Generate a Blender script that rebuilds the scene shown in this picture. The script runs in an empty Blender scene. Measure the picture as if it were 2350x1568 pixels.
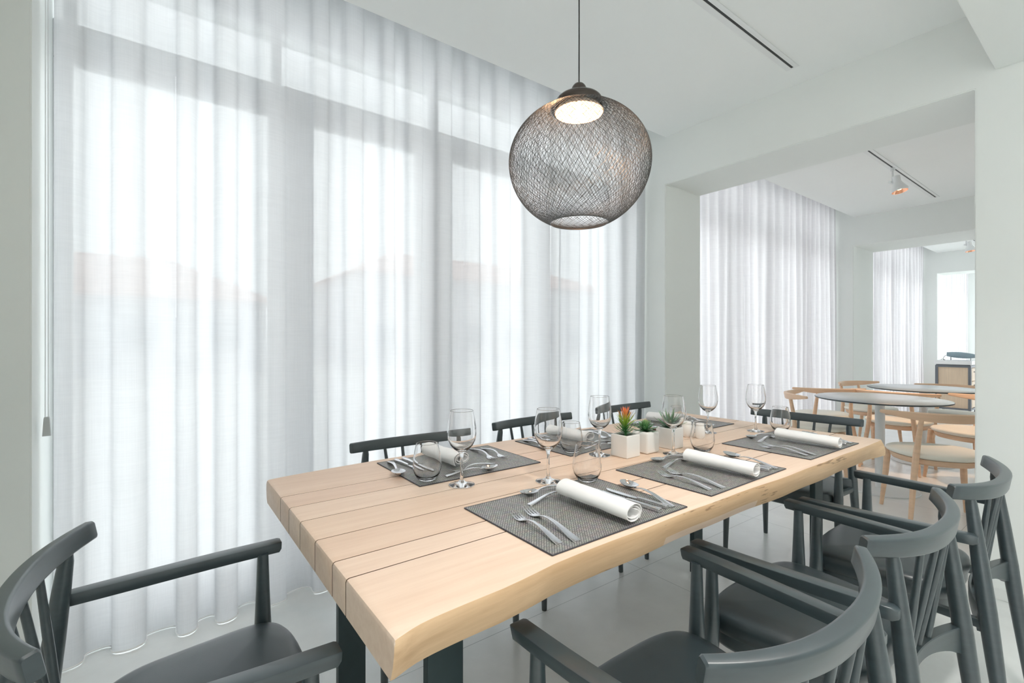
import bpy, bmesh, math, random
from mathutils import Vector, Matrix
rnd = random.Random(7)
C = bpy.context.scene.collection
SC = bpy.context.scene
PI = math.pi

# ---------------------------------------------------------------- camera
cam = bpy.data.cameras.new('camera')
cam.sensor_width = 36.0
cam.lens = 1090.0 / 2350.0 * 36.0
cam.clip_start = 0.05
cam.clip_end = 400
camo = bpy.data.objects.new('camera', cam)
camo.location = (0, 0, 1.2)
camo.rotation_euler = (PI / 2, 0, -math.atan2(0.6, 0.8))
C.objects.link(camo)
SC.camera = camo

SC.cycles.max_bounces = 12
SC.cycles.diffuse_bounces = 7
SC.cycles.transmission_bounces = 12
SC.cycles.transparent_max_bounces = 16

# ---------------------------------------------------------------- sky and exposure
SC.view_settings.view_transform = 'Standard'
SC.view_settings.look = 'None'
SC.view_settings.exposure = 0.77
SC.view_settings.gamma = 1.0
SC.view_settings.use_curve_mapping = False
SKY = 2.75
world = bpy.data.worlds.new('overcast_sky')
SC.world = world
world.use_nodes = True
bg = world.node_tree.nodes['Background']
bg.inputs['Color'].default_value = (0.93, 0.97, 1.0, 1)
bg.inputs['Strength'].default_value = SKY


# ---------------------------------------------------------------- helpers
def link(o, parent=None):
    C.objects.link(o)
    if parent is not None:
        o.parent = parent
    return o


def tag(o, label=None, cat=None, group=None, kind=None):
    if label: o['label'] = label
    if cat: o['category'] = cat
    if group: o['group'] = group
    if kind: o['kind'] = kind
    return o


def obj(name, bm, mats, parent=None, smooth=True, angle=40):
    me = bpy.data.meshes.new(name)
    bm.normal_update()
    if smooth:
        for f in bm.faces: f.smooth = True
        lim = math.radians(angle)
        for e in bm.edges:
            if len(e.link_faces) == 2 and e.calc_face_angle(0) > lim:
                e.smooth = False
    bm.to_mesh(me)
    bm.free()
    if not isinstance(mats, (list, tuple)): mats = [mats]
    for m in mats: me.materials.append(m)
    return link(bpy.data.objects.new(name, me), parent)


def empty(name, loc=(0, 0, 0), rz=0.0):
    o = bpy.data.objects.new(name, None)
    o.empty_display_size = 0.1
    o.location = loc
    o.rotation_euler = (0, 0, rz)
    return link(o)


KIDS = {}


def copy_tree(o, parent=None):
    c = o.copy()
    link(c)
    if parent is not None: c.parent = parent
    for ch in list(o.children):
        copy_tree(ch, c)
    return c


def put(proto, used, loc, rz, label, group=None):
    """the first placement moves the original, later ones copy it"""
    if used.get(proto.name):
        o = copy_tree(used[proto.name])
    else:
        o = proto
        used[proto.name] = proto
    o.location = loc
    o.rotation_euler = (0, 0, rz)
    o['label'] = label
    if group: o['group'] = group
    return o


def box(bm, x0, x1, y0, y1, z0, z1, bev=0.0, seg=2, mi=0):
    r = bmesh.ops.create_cube(bm, size=1)
    vs = r['verts']
    bmesh.ops.scale(bm, vec=(x1 - x0, y1 - y0, z1 - z0), verts=vs)
    bmesh.ops.translate(bm, vec=((x0 + x1) / 2, (y0 + y1) / 2, (z0 + z1) / 2), verts=vs)
    fs = {f for v in vs for f in v.link_faces}
    for f in fs: f.material_index = mi
    if bev > 0:
        es = list({e for v in vs for e in v.link_edges})
        bmesh.ops.bevel(bm, geom=es, offset=bev, segments=seg, profile=0.5, affect='EDGES', clamp_overlap=True)


def bbox(*a, **k):
    bm = bmesh.new()
    box(bm, *a, **k)
    return bm


def loft(bm, rings, cap=True, closed=True, mi=0):
    """rings: list of lists of points with equal counts"""
    vr = [[bm.verts.new(p) for p in r] for r in rings]
    n = len(vr[0])
    for a, b in zip(vr, vr[1:]):
        for i in range(n if closed else n - 1):
            j = (i + 1) % n
            f = bm.faces.new((a[i], a[j], b[j], b[i]))
            f.material_index = mi
    if cap and closed:
        f = bm.faces.new(list(reversed(vr[0]))); f.material_index = mi
        f = bm.faces.new(vr[-1]); f.material_index = mi
    return vr


def frames(path, up=(0, 0, 1)):
    out = []
    up = Vector(up)
    P = [Vector(p) for p in path]
    if any(abs((b - a).normalized().dot(up)) > 0.9 for a, b in zip(P, P[1:]) if (b - a).length > 1e-7):
        up = Vector((0, 1, 0))          # one reference for the whole path, so the section never flips
    for i, p in enumerate(P):
        t = (P[min(i + 1, len(P) - 1)] - P[max(i - 1, 0)]).normalized()
        u = up
        if abs(t.dot(u)) > 0.999: u = Vector((1, 0, 0))
        s = t.cross(u).normalized()
        w = s.cross(t).normalized()
        out.append((p, t, s, w))
    return out


def tube(bm, path, rad, seg=12, cap=True, up=(0, 0, 1), flat=1.0):
    fr = frames(path, up)
    if not isinstance(rad, (list, tuple)): rad = [rad] * len(path)
    rings = []
    for (p, t, s, w), r in zip(fr, rad):
        rings.append([p + s * (r * math.cos(a)) + w * (r * flat * math.sin(a))
                      for a in [2 * PI * k / seg for k in range(seg)]])
    loft(bm, rings, cap)


def rsect(hw, hh, r, n=3):
    """rounded rectangle section, list of (a, b)"""
    pts = []
    r = min(r, hw * 0.98, hh * 0.98)
    for cx, cy, a0 in ((hw - r, hh - r, 0), (-hw + r, hh - r, 90), (-hw + r, -hh + r, 180), (hw - r, -hh + r, 270)):
        for k in range(n + 1):
            a = math.radians(a0 + 90 * k / n)
            pts.append((cx + r * math.cos(a), cy + r * math.sin(a)))
    return pts


def sweep(bm, path, sects, up=(0, 0, 1), cap=True, tilt=None):
    fr = frames(path, up)
    rings = []
    for i, (p, t, s, w) in enumerate(fr):
        sec = sects[i] if isinstance(sects[0], list) else sects
        if tilt:
            a = tilt[i] if isinstance(tilt, (list, tuple)) else tilt
            s, w = s * math.cos(a) + w * math.sin(a), w * math.cos(a) - s * math.sin(a)
        rings.append([p + s * x + w * y for x, y in sec])
    loft(bm, rings, cap)


def lathe(bm, prof, seg=32, c=(0, 0), cap=False, mi=0):
    rings = []
    for r, z in prof:
        rings.append([(c[0] + r * math.cos(2 * PI * k / seg), c[1] + r * math.sin(2 * PI * k / seg), z) for k in range(seg)])
    return loft(bm, rings, cap, mi=mi)


def lerp(a, b, t): return a + (b - a) * t


def smoothpath(pts, n):
    """Catmull-Rom through pts"""
    P = [Vector(p) for p in pts]
    P = [P[0] * 2 - P[1]] + P + [P[-1] * 2 - P[-2]]
    out = []
    m = len(P) - 3
    for i in range(m):
        a, b, c, d = P[i:i + 4]
        for k in range(n):
            t = k / n
            out.append(0.5 * ((2 * b) + (c - a) * t + (2 * a - 5 * b + 4 * c - d) * t * t + (3 * b - a - 3 * c + d) * t ** 3))
    out.append(P[-2])
    return out


# ---------------------------------------------------------------- materials
def new_mat(name):
    m = bpy.data.materials.new(name)
    m.use_nodes = True
    nt = m.node_tree
    return m, nt, nt.nodes['Principled BSDF'], nt.nodes['Material Output']


def pbr(name, col, rough=0.5, metal=0.0, spec=0.5, coat=0.0, bump=None, vary=None, sheen=0.0):
    m, nt, b, out = new_mat(name)
    b.inputs['Base Color'].default_value = (*col, 1)
    b.inputs['Roughness'].default_value = rough
    b.inputs['Metallic'].default_value = metal
    b.inputs['Specular IOR Level'].default_value = spec
    b.inputs['Coat Weight'].default_value = coat
    b.inputs['Coat IOR'].default_value = 1.75
    b.inputs['Coat Roughness'].default_value = 0.32
    b.inputs['Sheen Weight'].default_value = sheen
    tc = nt.nodes.new('ShaderNodeTexCoord')
    if vary:
        scale, amt = vary
        mp = nt.nodes.new('ShaderNodeMapping')
        mp.inputs['Scale'].default_value = scale if isinstance(scale, tuple) else (scale,) * 3
        nt.links.new(tc.outputs['Object'], mp.inputs['Vector'])
        nz = nt.nodes.new('ShaderNodeTexNoise')
        nz.inputs['Scale'].default_value = 1.0
        nz.inputs['Detail'].default_value = 5
        nt.links.new(mp.outputs['Vector'], nz.inputs['Vector'])
        cr = nt.nodes.new('ShaderNodeValToRGB')
        cr.color_ramp.elements[0].position = 0.3
        cr.color_ramp.elements[1].position = 0.7
        cr.color_ramp.elements[0].color = (*[c * (1 - amt) for c in col], 1)
        cr.color_ramp.elements[1].color = (*[min(1, c * (1 + amt)) for c in col], 1)
        nt.links.new(nz.outputs['Fac'], cr.inputs['Fac'])
        nt.links.new(cr.outputs['Color'], b.inputs['Base Color'])
    if bump:
        scale, st = bump
        mp = nt.nodes.new('ShaderNodeMapping')
        mp.inputs['Scale'].default_value = scale if isinstance(scale, tuple) else (scale,) * 3
        nt.links.new(tc.outputs['Object'], mp.inputs['Vector'])
        nz = nt.nodes.new('ShaderNodeTexNoise')
        nz.inputs['Scale'].default_value = 1.0
        nt.links.new(mp.outputs['Vector'], nz.inputs['Vector'])
        bp = nt.nodes.new('ShaderNodeBump')
        bp.inputs['Strength'].default_value = st
        bp.inputs['Distance'].default_value = 0.001
        nt.links.new(nz.outputs['Fac'], bp.inputs['Height'])
        nt.links.new(bp.outputs['Normal'], b.inputs['Normal'])
    return m


M_wall = pbr('wall_paint', (0.86, 0.89, 0.87), 0.75, bump=(120, 0.08), vary=(1.5, 0.012))
M_backwall = pbr('timber_panel', (0.82, 0.78, 0.74), 0.6, vary=((6, 6, 1.2), 0.05))
M_ceil = pbr('ceiling_paint', (0.91, 0.935, 0.925), 0.8, vary=(0.8, 0.01))
M_frame = pbr('window_frame_paint', (0.86, 0.87, 0.88), 0.4, vary=(3, 0.01))
M_base = pbr('baseboard_paint', (0.8, 0.82, 0.8), 0.45, vary=(3, 0.01))
M_dark = pbr('dark_stained_wood', (0.032, 0.050, 0.058), 0.4, spec=0.5, coat=0.6, vary=((14, 14, 90), 0.14), bump=((60, 60, 60), 0.05))
M_leather = pbr('black_leather', (0.024, 0.039, 0.046), 0.42, spec=0.5, coat=0.45, bump=(420, 0.16), vary=(5, 0.1))
M_legmetal = pbr('dark_table_metal', (0.02, 0.04, 0.045), 0.5, vary=(20, 0.08))
M_steel = pbr('polished_steel', (0.80, 0.80, 0.82), 0.13, 1.0, vary=(40, 0.03))
M_napkin = pbr('white_napkin_cloth', (0.93, 0.93, 0.93), 0.85, sheen=0.2, bump=((500, 500, 500), 0.12), vary=(12, 0.012))
M_ceramic = pbr('white_glazed_ceramic', (0.90, 0.885, 0.86), 0.12, spec=0.6, vary=(6, 0.008))
M_beech = pbr('pale_beech_wood', (0.80, 0.55, 0.37), 0.4, vary=((5, 5, 40), 0.07))
M_cream = pbr('cream_leather', (0.86, 0.83, 0.73), 0.5, vary=(5, 0.02), bump=(300, 0.1))
M_rtop = pbr('grey_laminate', (0.27, 0.31, 0.325), 0.25, spec=0.6, coat=0.8, vary=(25, 0.04))
M_redge = pbr('dark_table_rim', (0.05, 0.07, 0.08), 0.4, vary=(25, 0.05))
M_white = pbr('white_powder_coat', (0.84, 0.86, 0.86), 0.4, vary=(8, 0.01))
M_slot = pbr('track_slot_black', (0.03, 0.035, 0.035), 0.5, vary=(30, 0.1))
M_cap = pbr('bronze_lacquer', (0.09, 0.07, 0.062), 0.25, 0.3, vary=(15, 0.1))
M_thread = pbr('resin_thread', (0.10, 0.105, 0.108), 0.4, vary=(40, 0.15))
M_cord = pbr('black_cord', (0.03, 0.03, 0.03), 0.6, vary=(100, 0.2))
M_reflector = pbr('lamp_reflector', (0.88, 0.76, 0.66), 0.35, vary=(15, 0.01))
M_copper = pbr('copper_reflector', (0.9, 0.55, 0.38), 0.25, 0.85, vary=(30, 0.03))
M_cab = pbr('pale_oak_veneer', (0.72, 0.57, 0.42), 0.5, vary=((4, 60, 3), 0.06))
M_cabframe = pbr('grey_steel_frame', (0.15, 0.165, 0.19), 0.45, vary=(10, 0.05))
M_slab = pbr('white_stone_top', (0.85, 0.86, 0.87), 0.4, vary=(9, 0.02))
M_device = pbr('blue_grey_plastic', (0.27, 0.36, 0.41), 0.35, vary=(12, 0.04))
M_terrace = pbr('pale_terrace', (0.78, 0.77, 0.76), 0.9, vary=(0.7, 0.04))
M_render = pbr('pale_render', (0.72, 0.72, 0.74), 0.9, vary=(0.6, 0.04))
M_roof = pbr('terracotta_tile', (0.70, 0.50, 0.45), 0.9, vary=(1.5, 0.08))
M_hwin = pbr('house_window', (0.45, 0.47, 0.5), 0.3, vary=(3, 0.05))
M_soil = pbr('dark_soil', (0.05, 0.07, 0.04), 0.95, vary=(80, 0.4))


def emis(name, col, s):
    m, nt, b, out = new_mat(name)
    b.inputs['Base Color'].default_value = (*col, 1)
    b.inputs['Emission Color'].default_value = (*col, 1)
    b.inputs['Emission Strength'].default_value = s
    return m


M_bulb = emis('glowing_bulb', (1.0, 0.72, 0.45), 5)
M_spotbulb = emis('spot_bulb', (1.0, 0.62, 0.30), 6)


def glass(name, tint=(1, 1, 1), ior=1.45):
    m, nt, b, out = new_mat(name)
    b.inputs['Base Color'].default_value = (*tint, 1)
    b.inputs['Roughness'].default_value = 0.0
    b.inputs['IOR'].default_value = ior
    b.inputs['Transmission Weight'].default_value = 1.0
    return m


M_glass = glass('clear_glass', (1.0, 1.0, 1.0), 1.42)


def pane_glass():
    m, nt, b, out = new_mat('window_glass')
    nt.nodes.remove(b)
    tr = nt.nodes.new('ShaderNodeBsdfTransparent')
    tr.inputs['Color'].default_value = (0.97, 0.985, 0.98, 1)
    gl = nt.nodes.new('ShaderNodeBsdfGlossy')
    gl.inputs['Roughness'].default_value = 0.02
    mx = nt.nodes.new('ShaderNodeMixShader')
    fr = nt.nodes.new('ShaderNodeFresnel')
    fr.inputs['IOR'].default_value = 1.25
    nt.links.new(fr.outputs[0], mx.inputs['Fac'])
    nt.links.new(tr.outputs[0], mx.inputs[1])
    nt.links.new(gl.outputs[0], mx.inputs[2])
    nt.links.new(mx.outputs[0], out.inputs['Surface'])
    return m


M_pane = pane_glass()


def curtain_mat(name, open_lo, open_hi, col=(0.93, 0.945, 0.955)):
    """sheer woven cloth: thread gaps let the view through, threads diffuse and transmit"""
    m, nt, b, out = new_mat(name)
    nt.nodes.remove(b)
    N = nt.nodes.new
    L = nt.links.new
    tc = N('ShaderNodeTexCoord')

    def noise(sc, detail=3):
        mp = N('ShaderNodeMapping')
        mp.inputs['Scale'].default_value = sc
        L(tc.outputs['Object'], mp.inputs['Vector'])
        nz = N('ShaderNodeTexNoise')
        nz.inputs['Scale'].default_value = 1
        nz.inputs['Detail'].default_value = detail
        L(mp.outputs['Vector'], nz.inputs['Vector'])
        return nz.outputs['Fac']

    warp = noise((420, 420, 4))      # vertical threads
    weft = noise((9, 9, 170))        # horizontal slubs
    add = N('ShaderNodeMath'); add.operation = 'ADD'
    L(warp, add.inputs[0]); L(weft, add.inputs[1])
    mr = N('ShaderNodeMapRange')
    mr.inputs['From Min'].default_value = 0.7
    mr.inputs['From Max'].default_value = 1.3
    mr.inputs['To Min'].default_value = open_lo
    mr.inputs['To Max'].default_value = open_hi
    L(add.outputs[0], mr.inputs['Value'])
    tr = N('ShaderNodeBsdfTransparent')
    # the cloth is a little denser along thick threads
    cr = N('ShaderNodeValToRGB')
    cr.color_ramp.elements[0].position = 0.38; cr.color_ramp.elements[0].color = (*[c * 0.95 for c in col], 1)
    cr.color_ramp.elements[1].position = 0.62; cr.color_ramp.elements[1].color = (*[min(0.97, c * 1.02) for c in col], 1)
    hf = N('ShaderNodeMath'); hf.operation = 'MULTIPLY'; hf.inputs[1].default_value = 0.5
    L(add.outputs[0], hf.inputs[0]); L(hf.outputs[0], cr.inputs['Fac'])
    df = N('ShaderNodeBsdfDiffuse'); L(cr.outputs['Color'], df.inputs['Color'])
    tl = N('ShaderNodeBsdfTranslucent'); L(cr.outputs['Color'], tl.inputs['Color'])
    m1 = N('ShaderNodeMixShader'); m1.inputs['Fac'].default_value = 0.47
    L(df.outputs[0], m1.inputs[1]); L(tl.outputs[0], m1.inputs[2])
    m2 = N('ShaderNodeMixShader')
    L(mr.outputs['Result'], m2.inputs['Fac'])
    L(m1.outputs[0], m2.inputs[1]); L(tr.outputs[0], m2.inputs[2])
    L(m2.outputs[0], out.inputs['Surface'])
    return m


M_curtain = curtain_mat('sheer_linen', 0.05, 0.074, (0.71, 0.715, 0.73))
M_curtain2 = curtain_mat('dense_sheer_linen', 0.02, 0.036, (0.82, 0.805, 0.82))


def wood_mat(name, c0, c1, flecks=0.0, attr=False):
    m, nt, b, out = new_mat(name)
    N = nt.nodes.new
    L = nt.links.new
    b.inputs['Roughness'].default_value = 0.5
    b.inputs['Specular IOR Level'].default_value = 0.35
    tc = N('ShaderNodeTexCoord')
    mp = N('ShaderNodeMapping'); mp.inputs['Scale'].default_value = (2.2, 38, 38)
    L(tc.outputs['Object'], mp.inputs['Vector'])
    nz = N('ShaderNodeTexNoise'); nz.inputs['Scale'].default_value = 1.6; nz.inputs['Detail'].default_value = 9
    nz.inputs['Roughness'].default_value = 0.62; nz.inputs['Distortion'].default_value = 0.35
    L(mp.outputs['Vector'], nz.inputs['Vector'])
    mp2 = N('ShaderNodeMapping'); mp2.inputs['Scale'].default_value = (1.1, 5, 9)
    L(tc.outputs['Object'], mp2.inputs['Vector'])
    nz2 = N('ShaderNodeTexNoise'); nz2.inputs['Scale'].default_value = 1.5; nz2.inputs['Detail'].default_value = 3
    L(mp2.outputs['Vector'], nz2.inputs['Vector'])
    av = N('ShaderNodeMath'); av.operation = 'MULTIPLY_ADD'
    L(nz.outputs['Fac'], av.inputs[0]); av.inputs[1].default_value = 0.6
    mu = N('ShaderNodeMath'); mu.operation = 'MULTIPLY'
    L(nz2.outputs['Fac'], mu.inputs[0]); mu.inputs[1].default_value = 0.4
    L(mu.outputs[0], av.inputs[2])
    cr = N('ShaderNodeValToRGB')
    cr.color_ramp.elements[0].position = 0.30; cr.color_ramp.elements[0].color = (*c0, 1)
    cr.color_ramp.elements[1].position = 0.66; cr.color_ramp.elements[1].color = (*c1, 1)
    L(av.outputs[0], cr.inputs['Fac'])
    colr = cr.outputs['Color']
    if attr:
        at = N('ShaderNodeAttribute'); at.attribute_name = 'board'
        mm = N('ShaderNodeMix'); mm.data_type = 'RGBA'; mm.blend_type = 'MULTIPLY'
        mm.inputs['Factor'].default_value = 1.0
        L(colr, mm.inputs['A']); L(at.outputs['Color'], mm.inputs['B'])
        colr = mm.outputs['Result']
    if flecks:
        mp3 = N('ShaderNodeMapping'); mp3.inputs['Scale'].default_value = (15, 60, 150)
        L(tc.outputs['Object'], mp3.inputs['Vector'])
        nz3 = N('ShaderNodeTexNoise'); nz3.inputs['Scale'].default_value = 1; nz3.inputs['Detail'].default_value = 4
        L(mp3.outputs['Vector'], nz3.inputs['Vector'])
        mp4 = N('ShaderNodeMapping'); mp4.inputs['Scale'].default_value = (3, 6, 14)
        L(tc.outputs['Object'], mp4.inputs['Vector'])
        nz4 = N('ShaderNodeTexNoise'); nz4.inputs['Scale'].default_value = 1; nz4.inputs['Detail'].default_value = 2
        L(mp4.outputs['Vector'], nz4.inputs['Vector'])
        mul = N('ShaderNodeMath'); mul.operation = 'MULTIPLY'
        L(nz3.outputs['Fac'], mul.inputs[0]); L(nz4.outputs['Fac'], mul.inputs[1])
        cr3 = N('ShaderNodeValToRGB')
        cr3.color_ramp.elements[0].position = 0.36; cr3.color_ramp.elements[0].color = (0, 0, 0, 1)
        cr3.color_ramp.elements[1].position = 0.40; cr3.color_ramp.elements[1].color = (1, 1, 1, 1)
        L(mul.outputs[0], cr3.inputs['Fac'])
        mm2 = N('ShaderNodeMix'); mm2.data_type = 'RGBA'
        L(cr3.outputs['Color'], mm2.inputs['Factor'])
        L(colr, mm2.inputs['A']); mm2.inputs['B'].default_value = (0.20, 0.10, 0.05, 1)
        mf = N('ShaderNodeMath'); mf.operation = 'MULTIPLY'
        L(cr3.outputs['Color'], mf.inputs[0]); mf.inputs[1].default_value = flecks
        L(mf.outputs[0], mm2.inputs['Factor'])
        colr = mm2.outputs['Result']
    L(colr, b.inputs['Base Color'])
    bp = N('ShaderNodeBump'); bp.inputs['Strength'].default_value = 0.12; bp.inputs['Distance'].default_value = 0.001
    L(nz.outputs['Fac'], bp.inputs['Height']); L(bp.outputs['Normal'], b.inputs['Normal'])
    return m


M_oak = wood_mat('pale_oak', (0.77, 0.575, 0.44), (0.90, 0.715, 0.575), attr=True)
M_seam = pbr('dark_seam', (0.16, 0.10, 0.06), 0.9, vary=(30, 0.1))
M_oakedge = wood_mat('live_edge_oak', (0.60, 0.38, 0.21), (0.82, 0.58, 0.36), flecks=0.6)


def mat_weave():
    m, nt, b, out = new_mat('woven_vinyl')
    N = nt.nodes.new
    L = nt.links.new
    tc = N('ShaderNodeTexCoord')
    mp = N('ShaderNodeMapping'); mp.inputs['Scale'].default_value = (1, 1, 1)
    L(tc.outputs['Object'], mp.inputs['Vector'])
    br = N('ShaderNodeTexBrick')
    br.inputs['Scale'].default_value = 1.0
    br.inputs['Brick Width'].default_value = 0.0068
    br.inputs['Row Height'].default_value = 0.0040
    br.inputs['Mortar Size'].default_value = 0.0011
    br.inputs['Mortar Smooth'].default_value = 0.3
    br.inputs['Color1'].default_value = (0.78, 0.77, 0.71, 1)
    br.inputs['Color2'].default_value = (0.50, 0.495, 0.47, 1)
    br.inputs['Mortar'].default_value = (0.06, 0.06, 0.065, 1)
    L(mp.outputs['Vector'], br.inputs['Vector'])
    nz = N('ShaderNodeTexNoise'); nz.inputs['Scale'].default_value = 60
    L(tc.outputs['Object'], nz.inputs['Vector'])
    mm = N('ShaderNodeMix'); mm.data_type = 'RGBA'; mm.blend_type = 'MULTIPLY'; mm.inputs['Factor'].default_value = 0.35
    L(br.outputs['Color'], mm.inputs['A']); L(nz.outputs['Color'], mm.inputs['B'])
    L(mm.outputs['Result'], b.inputs['Base Color'])
    b.inputs['Roughness'].default_value = 0.42
    bp = N('ShaderNodeBump'); bp.inputs['Strength'].default_value = 0.6; bp.inputs['Distance'].default_value = 0.0012
    bp.invert = True
    L(br.outputs['Fac'], bp.inputs['Height']); L(bp.outputs['Normal'], b.inputs['Normal'])
    return m


M_mat = mat_weave()
M_matrim = pbr('mat_rim', (0.05, 0.05, 0.06), 0.5, vary=(200, 0.3))


def floor_mat():
    m, nt, b, out = new_mat('grey_concrete_tile')
    N = nt.nodes.new
    L = nt.links.new
    tc = N('ShaderNodeTexCoord')
    mp = N('ShaderNodeMapping'); mp.inputs['Location'].default_value = (0.35, 0.2, 0)
    L(tc.outputs['Object'], mp.inputs['Vector'])
    br = N('ShaderNodeTexBrick')
    br.offset = 0.0
    br.inputs['Scale'].default_value = 1.0
    br.inputs['Brick Width'].default_value = 1.2
    br.inputs['Row Height'].default_value = 0.9
    br.inputs['Mortar Size'].default_value = 0.0018
    br.inputs['Mortar Smooth'].default_value = 0.1
    br.inputs['Color1'].default_value = (0.83, 0.855, 0.845, 1)
    br.inputs['Color2'].default_value = (0.85, 0.87, 0.86, 1)
    br.inputs['Mortar'].default_value = (0.50, 0.53, 0.53, 1)
    L(mp.outputs['Vector'], br.inputs['Vector'])
    nz = N('ShaderNodeTexNoise'); nz.inputs['Scale'].default_value = 2.6; nz.inputs['Detail'].default_value = 8
    nz.inputs['Roughness'].default_value = 0.6
    L(tc.outputs['Object'], nz.inputs['Vector'])
    cr = N('ShaderNodeValToRGB')
    cr.color_ramp.elements[0].position = 0.3; cr.color_ramp.elements[0].color = (0.9, 0.9, 0.9, 1)
    cr.color_ramp.elements[1].position = 0.7; cr.color_ramp.elements[1].color = (1.06, 1.06, 1.06, 1)
    L(nz.outputs['Fac'], cr.inputs['Fac'])
    mm = N('ShaderNodeMix'); mm.data_type = 'RGBA'; mm.blend_type = 'MULTIPLY'; mm.inputs['Factor'].default_value = 1
    L(br.outputs['Color'], mm.inputs['A']); L(cr.outputs['Color'], mm.inputs['B'])
    L(mm.outputs['Result'], b.inputs['Base Color'])
    b.inputs['Roughness'].default_value = 0.4
    b.inputs['Coat Weight'].default_value = 0.8
    b.inputs['Coat Roughness'].default_value = 0.22
    b.inputs['Coat IOR'].default_value = 1.6
    return m


M_floor = floor_mat()


def leaf_mat(name, lo, mid, hi, zlo, zhi):
    """leaf colour runs from the plant's base to its tips (the plant's own colouring)"""
    m, nt, b, out = new_mat(name)
    N = nt.nodes.new
    L = nt.links.new
    at = N('ShaderNodeAttribute'); at.attribute_name = 'tip'
    cr = N('ShaderNodeValToRGB')
    e = cr.color_ramp.elements
    e[0].position = zlo; e[0].color = (*lo, 1)
    e[1].position = zhi; e[1].color = (*hi, 1)
    k = cr.color_ramp.elements.new((zlo + zhi) / 2); k.color = (*mid, 1)
    L(at.outputs['Fac'], cr.inputs['Fac'])
    L(cr.outputs['Color'], b.inputs['Base Color'])
    b.inputs['Roughness'].default_value = 0.45
    return m


M_leaf1 = leaf_mat('red_tipped_leaf', (0.05, 0.24, 0.06), (0.42, 0.60, 0.08), (0.92, 0.24, 0.10), 0.22, 0.95)
M_leaf2 = leaf_mat('rosette_leaf', (0.07, 0.24, 0.11), (0.16, 0.36, 0.15), (0.52, 0.62, 0.28), 0.0, 1.0)
M_leaf3 = leaf_mat('aloe_leaf', (0.04, 0.19, 0.09), (0.09, 0.28, 0.13), (0.24, 0.38, 0.18), 0.0, 1.0)

# ================================================================ STRUCTURE
XW1, XB1 = 3.142, 3.619
XW2, XB2 = 7.07, 7.80
XW3, XB3 = 11.10, 11.57
XEND = 14.6
YJ = 2.219          # pier / ceiling pocket line
YR = 0.4907         # right jamb
ZC = 2.775          # ceiling
ZS = 2.41           # lintel soffit
YG = 2.66           # glazing plane
ZT = 3.0
YBACK = -3.3
XWEST = -4.4


def structure(name, bm, m, smooth=False):
    o = obj(name, bm, m, None, smooth)
    o['kind'] = 'structure'
    return o


structure('floor', bbox(XWEST, XEND, YBACK, 2.95, -0.12, 0), M_floor)
bm = bmesh.new()
box(bm, XWEST, XEND, YBACK, YJ, ZC, ZT)
box(bm, XWEST, XEND, YJ, 2.95, ZT - 0.04, ZT + 0.02)
structure('ceiling', bm, M_ceil)
bm = bmesh.new()
box(bm, -0.33, XW1 - 0.001, YBACK, 0.4213, 2.47, ZC - 0.0002, bev=0.004)
structure('ceiling_bulkhead', bm, M_wall)


def crosswall(name, x0, x1, ysouth=YBACK):
    bm = bmesh.new()
    pts = [(ysouth, 0), (YR, 0), (YR, ZS), (YJ, ZS), (YJ, 0), (2.94, 0), (2.94, ZT - 0.045), (YJ, ZT - 0.045), (YJ, ZC - 0.0002), (ysouth, ZC - 0.0002)]
    a = [bm.verts.new((x0, y, z)) for y, z in pts]
    b = [bm.verts.new((x1, y, z)) for y, z in pts]
    n = len(pts)
    bm.faces.new(a)
    bm.faces.new(list(reversed(b)))
    for i in range(n):
        j = (i + 1) % n
        bm.faces.new((a[j], a[i], b[i], b[j]))
    bmesh.ops.recalc_face_normals(bm, faces=bm.faces)
    es = [e for e in bm.edges if e.calc_face_angle(0) > 1.0 and all(v.co.z < ZS + 0.01 and YR - 0.01 < v.co.y < YJ + 0.01 for v in e.verts)]
    bmesh.ops.bevel(bm, geom=es, offset=0.004, segments=2, affect='EDGES', clamp_overlap=True)
    structure(name, bm, M_wall)


crosswall('wall_near', XW1, XB1)
crosswall('wall_middle', XW2, XB2)
crosswall('wall_far', XW3, XB3)
# the rest of the room, behind the camera: bare openings south and west, added for fill daylight
OPS = [(6.4, 6.9, 2.5), (9.7, 10.5, 2.4)]
OPW = (-3.2, 2.2, 0.0, 2.7)
bm = bmesh.new()
xp = XWEST - 0.2
for (a, b, zt) in OPS:
    box(bm, xp, a, YBACK - 0.2, YBACK, 0, ZT)
    box(bm, a, b, YBACK - 0.2, YBACK, zt, ZT)
    xp = b
box(bm, xp, XEND + 0.2, YBACK - 0.2, YBACK, 0, ZT)
structure('wall_back', bm, M_backwall)
bm = bmesh.new()
box(bm, XWEST - 0.2, XWEST, YBACK, OPW[0], 0, ZT)
box(bm, XWEST - 0.2, XWEST, OPW[1], 2.95, 0, ZT)
box(bm, XWEST - 0.2, XWEST, OPW[0], OPW[1], OPW[3], ZT)
structure('wall_west', bm, M_wall)
bm = bmesh.new()
box(bm, XEND, XEND + 0.2, 0.4, 2.95, 0, ZT)
box(bm, XEND, XEND + 0.2, YBACK, 0.4, 2.6, ZT)  # unseen gap under this lintel, added to let fill daylight in
structure('wall_end', bm, M_wall)
crosswall('wall_left', -0.80, -0.33, -0.7)
structure('wall_light_block', bbox(-0.90, -0.80, -0.7, YJ + 0.02, 0, ZC - 0.002), M_wall)  # unseen wall, added to keep west light off the left pier
structure('baseboard_near', bbox(XW1 - 0.012, XW1, YBACK, YR - 0.003, 0, 0.055, bev=0.003), M_base)
structure('baseboard_jamb', bbox(XW1 + 0.003, XB1 - 0.003, YJ - 0.012, YJ, 0, 0.055, bev=0.003), M_base)

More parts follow.
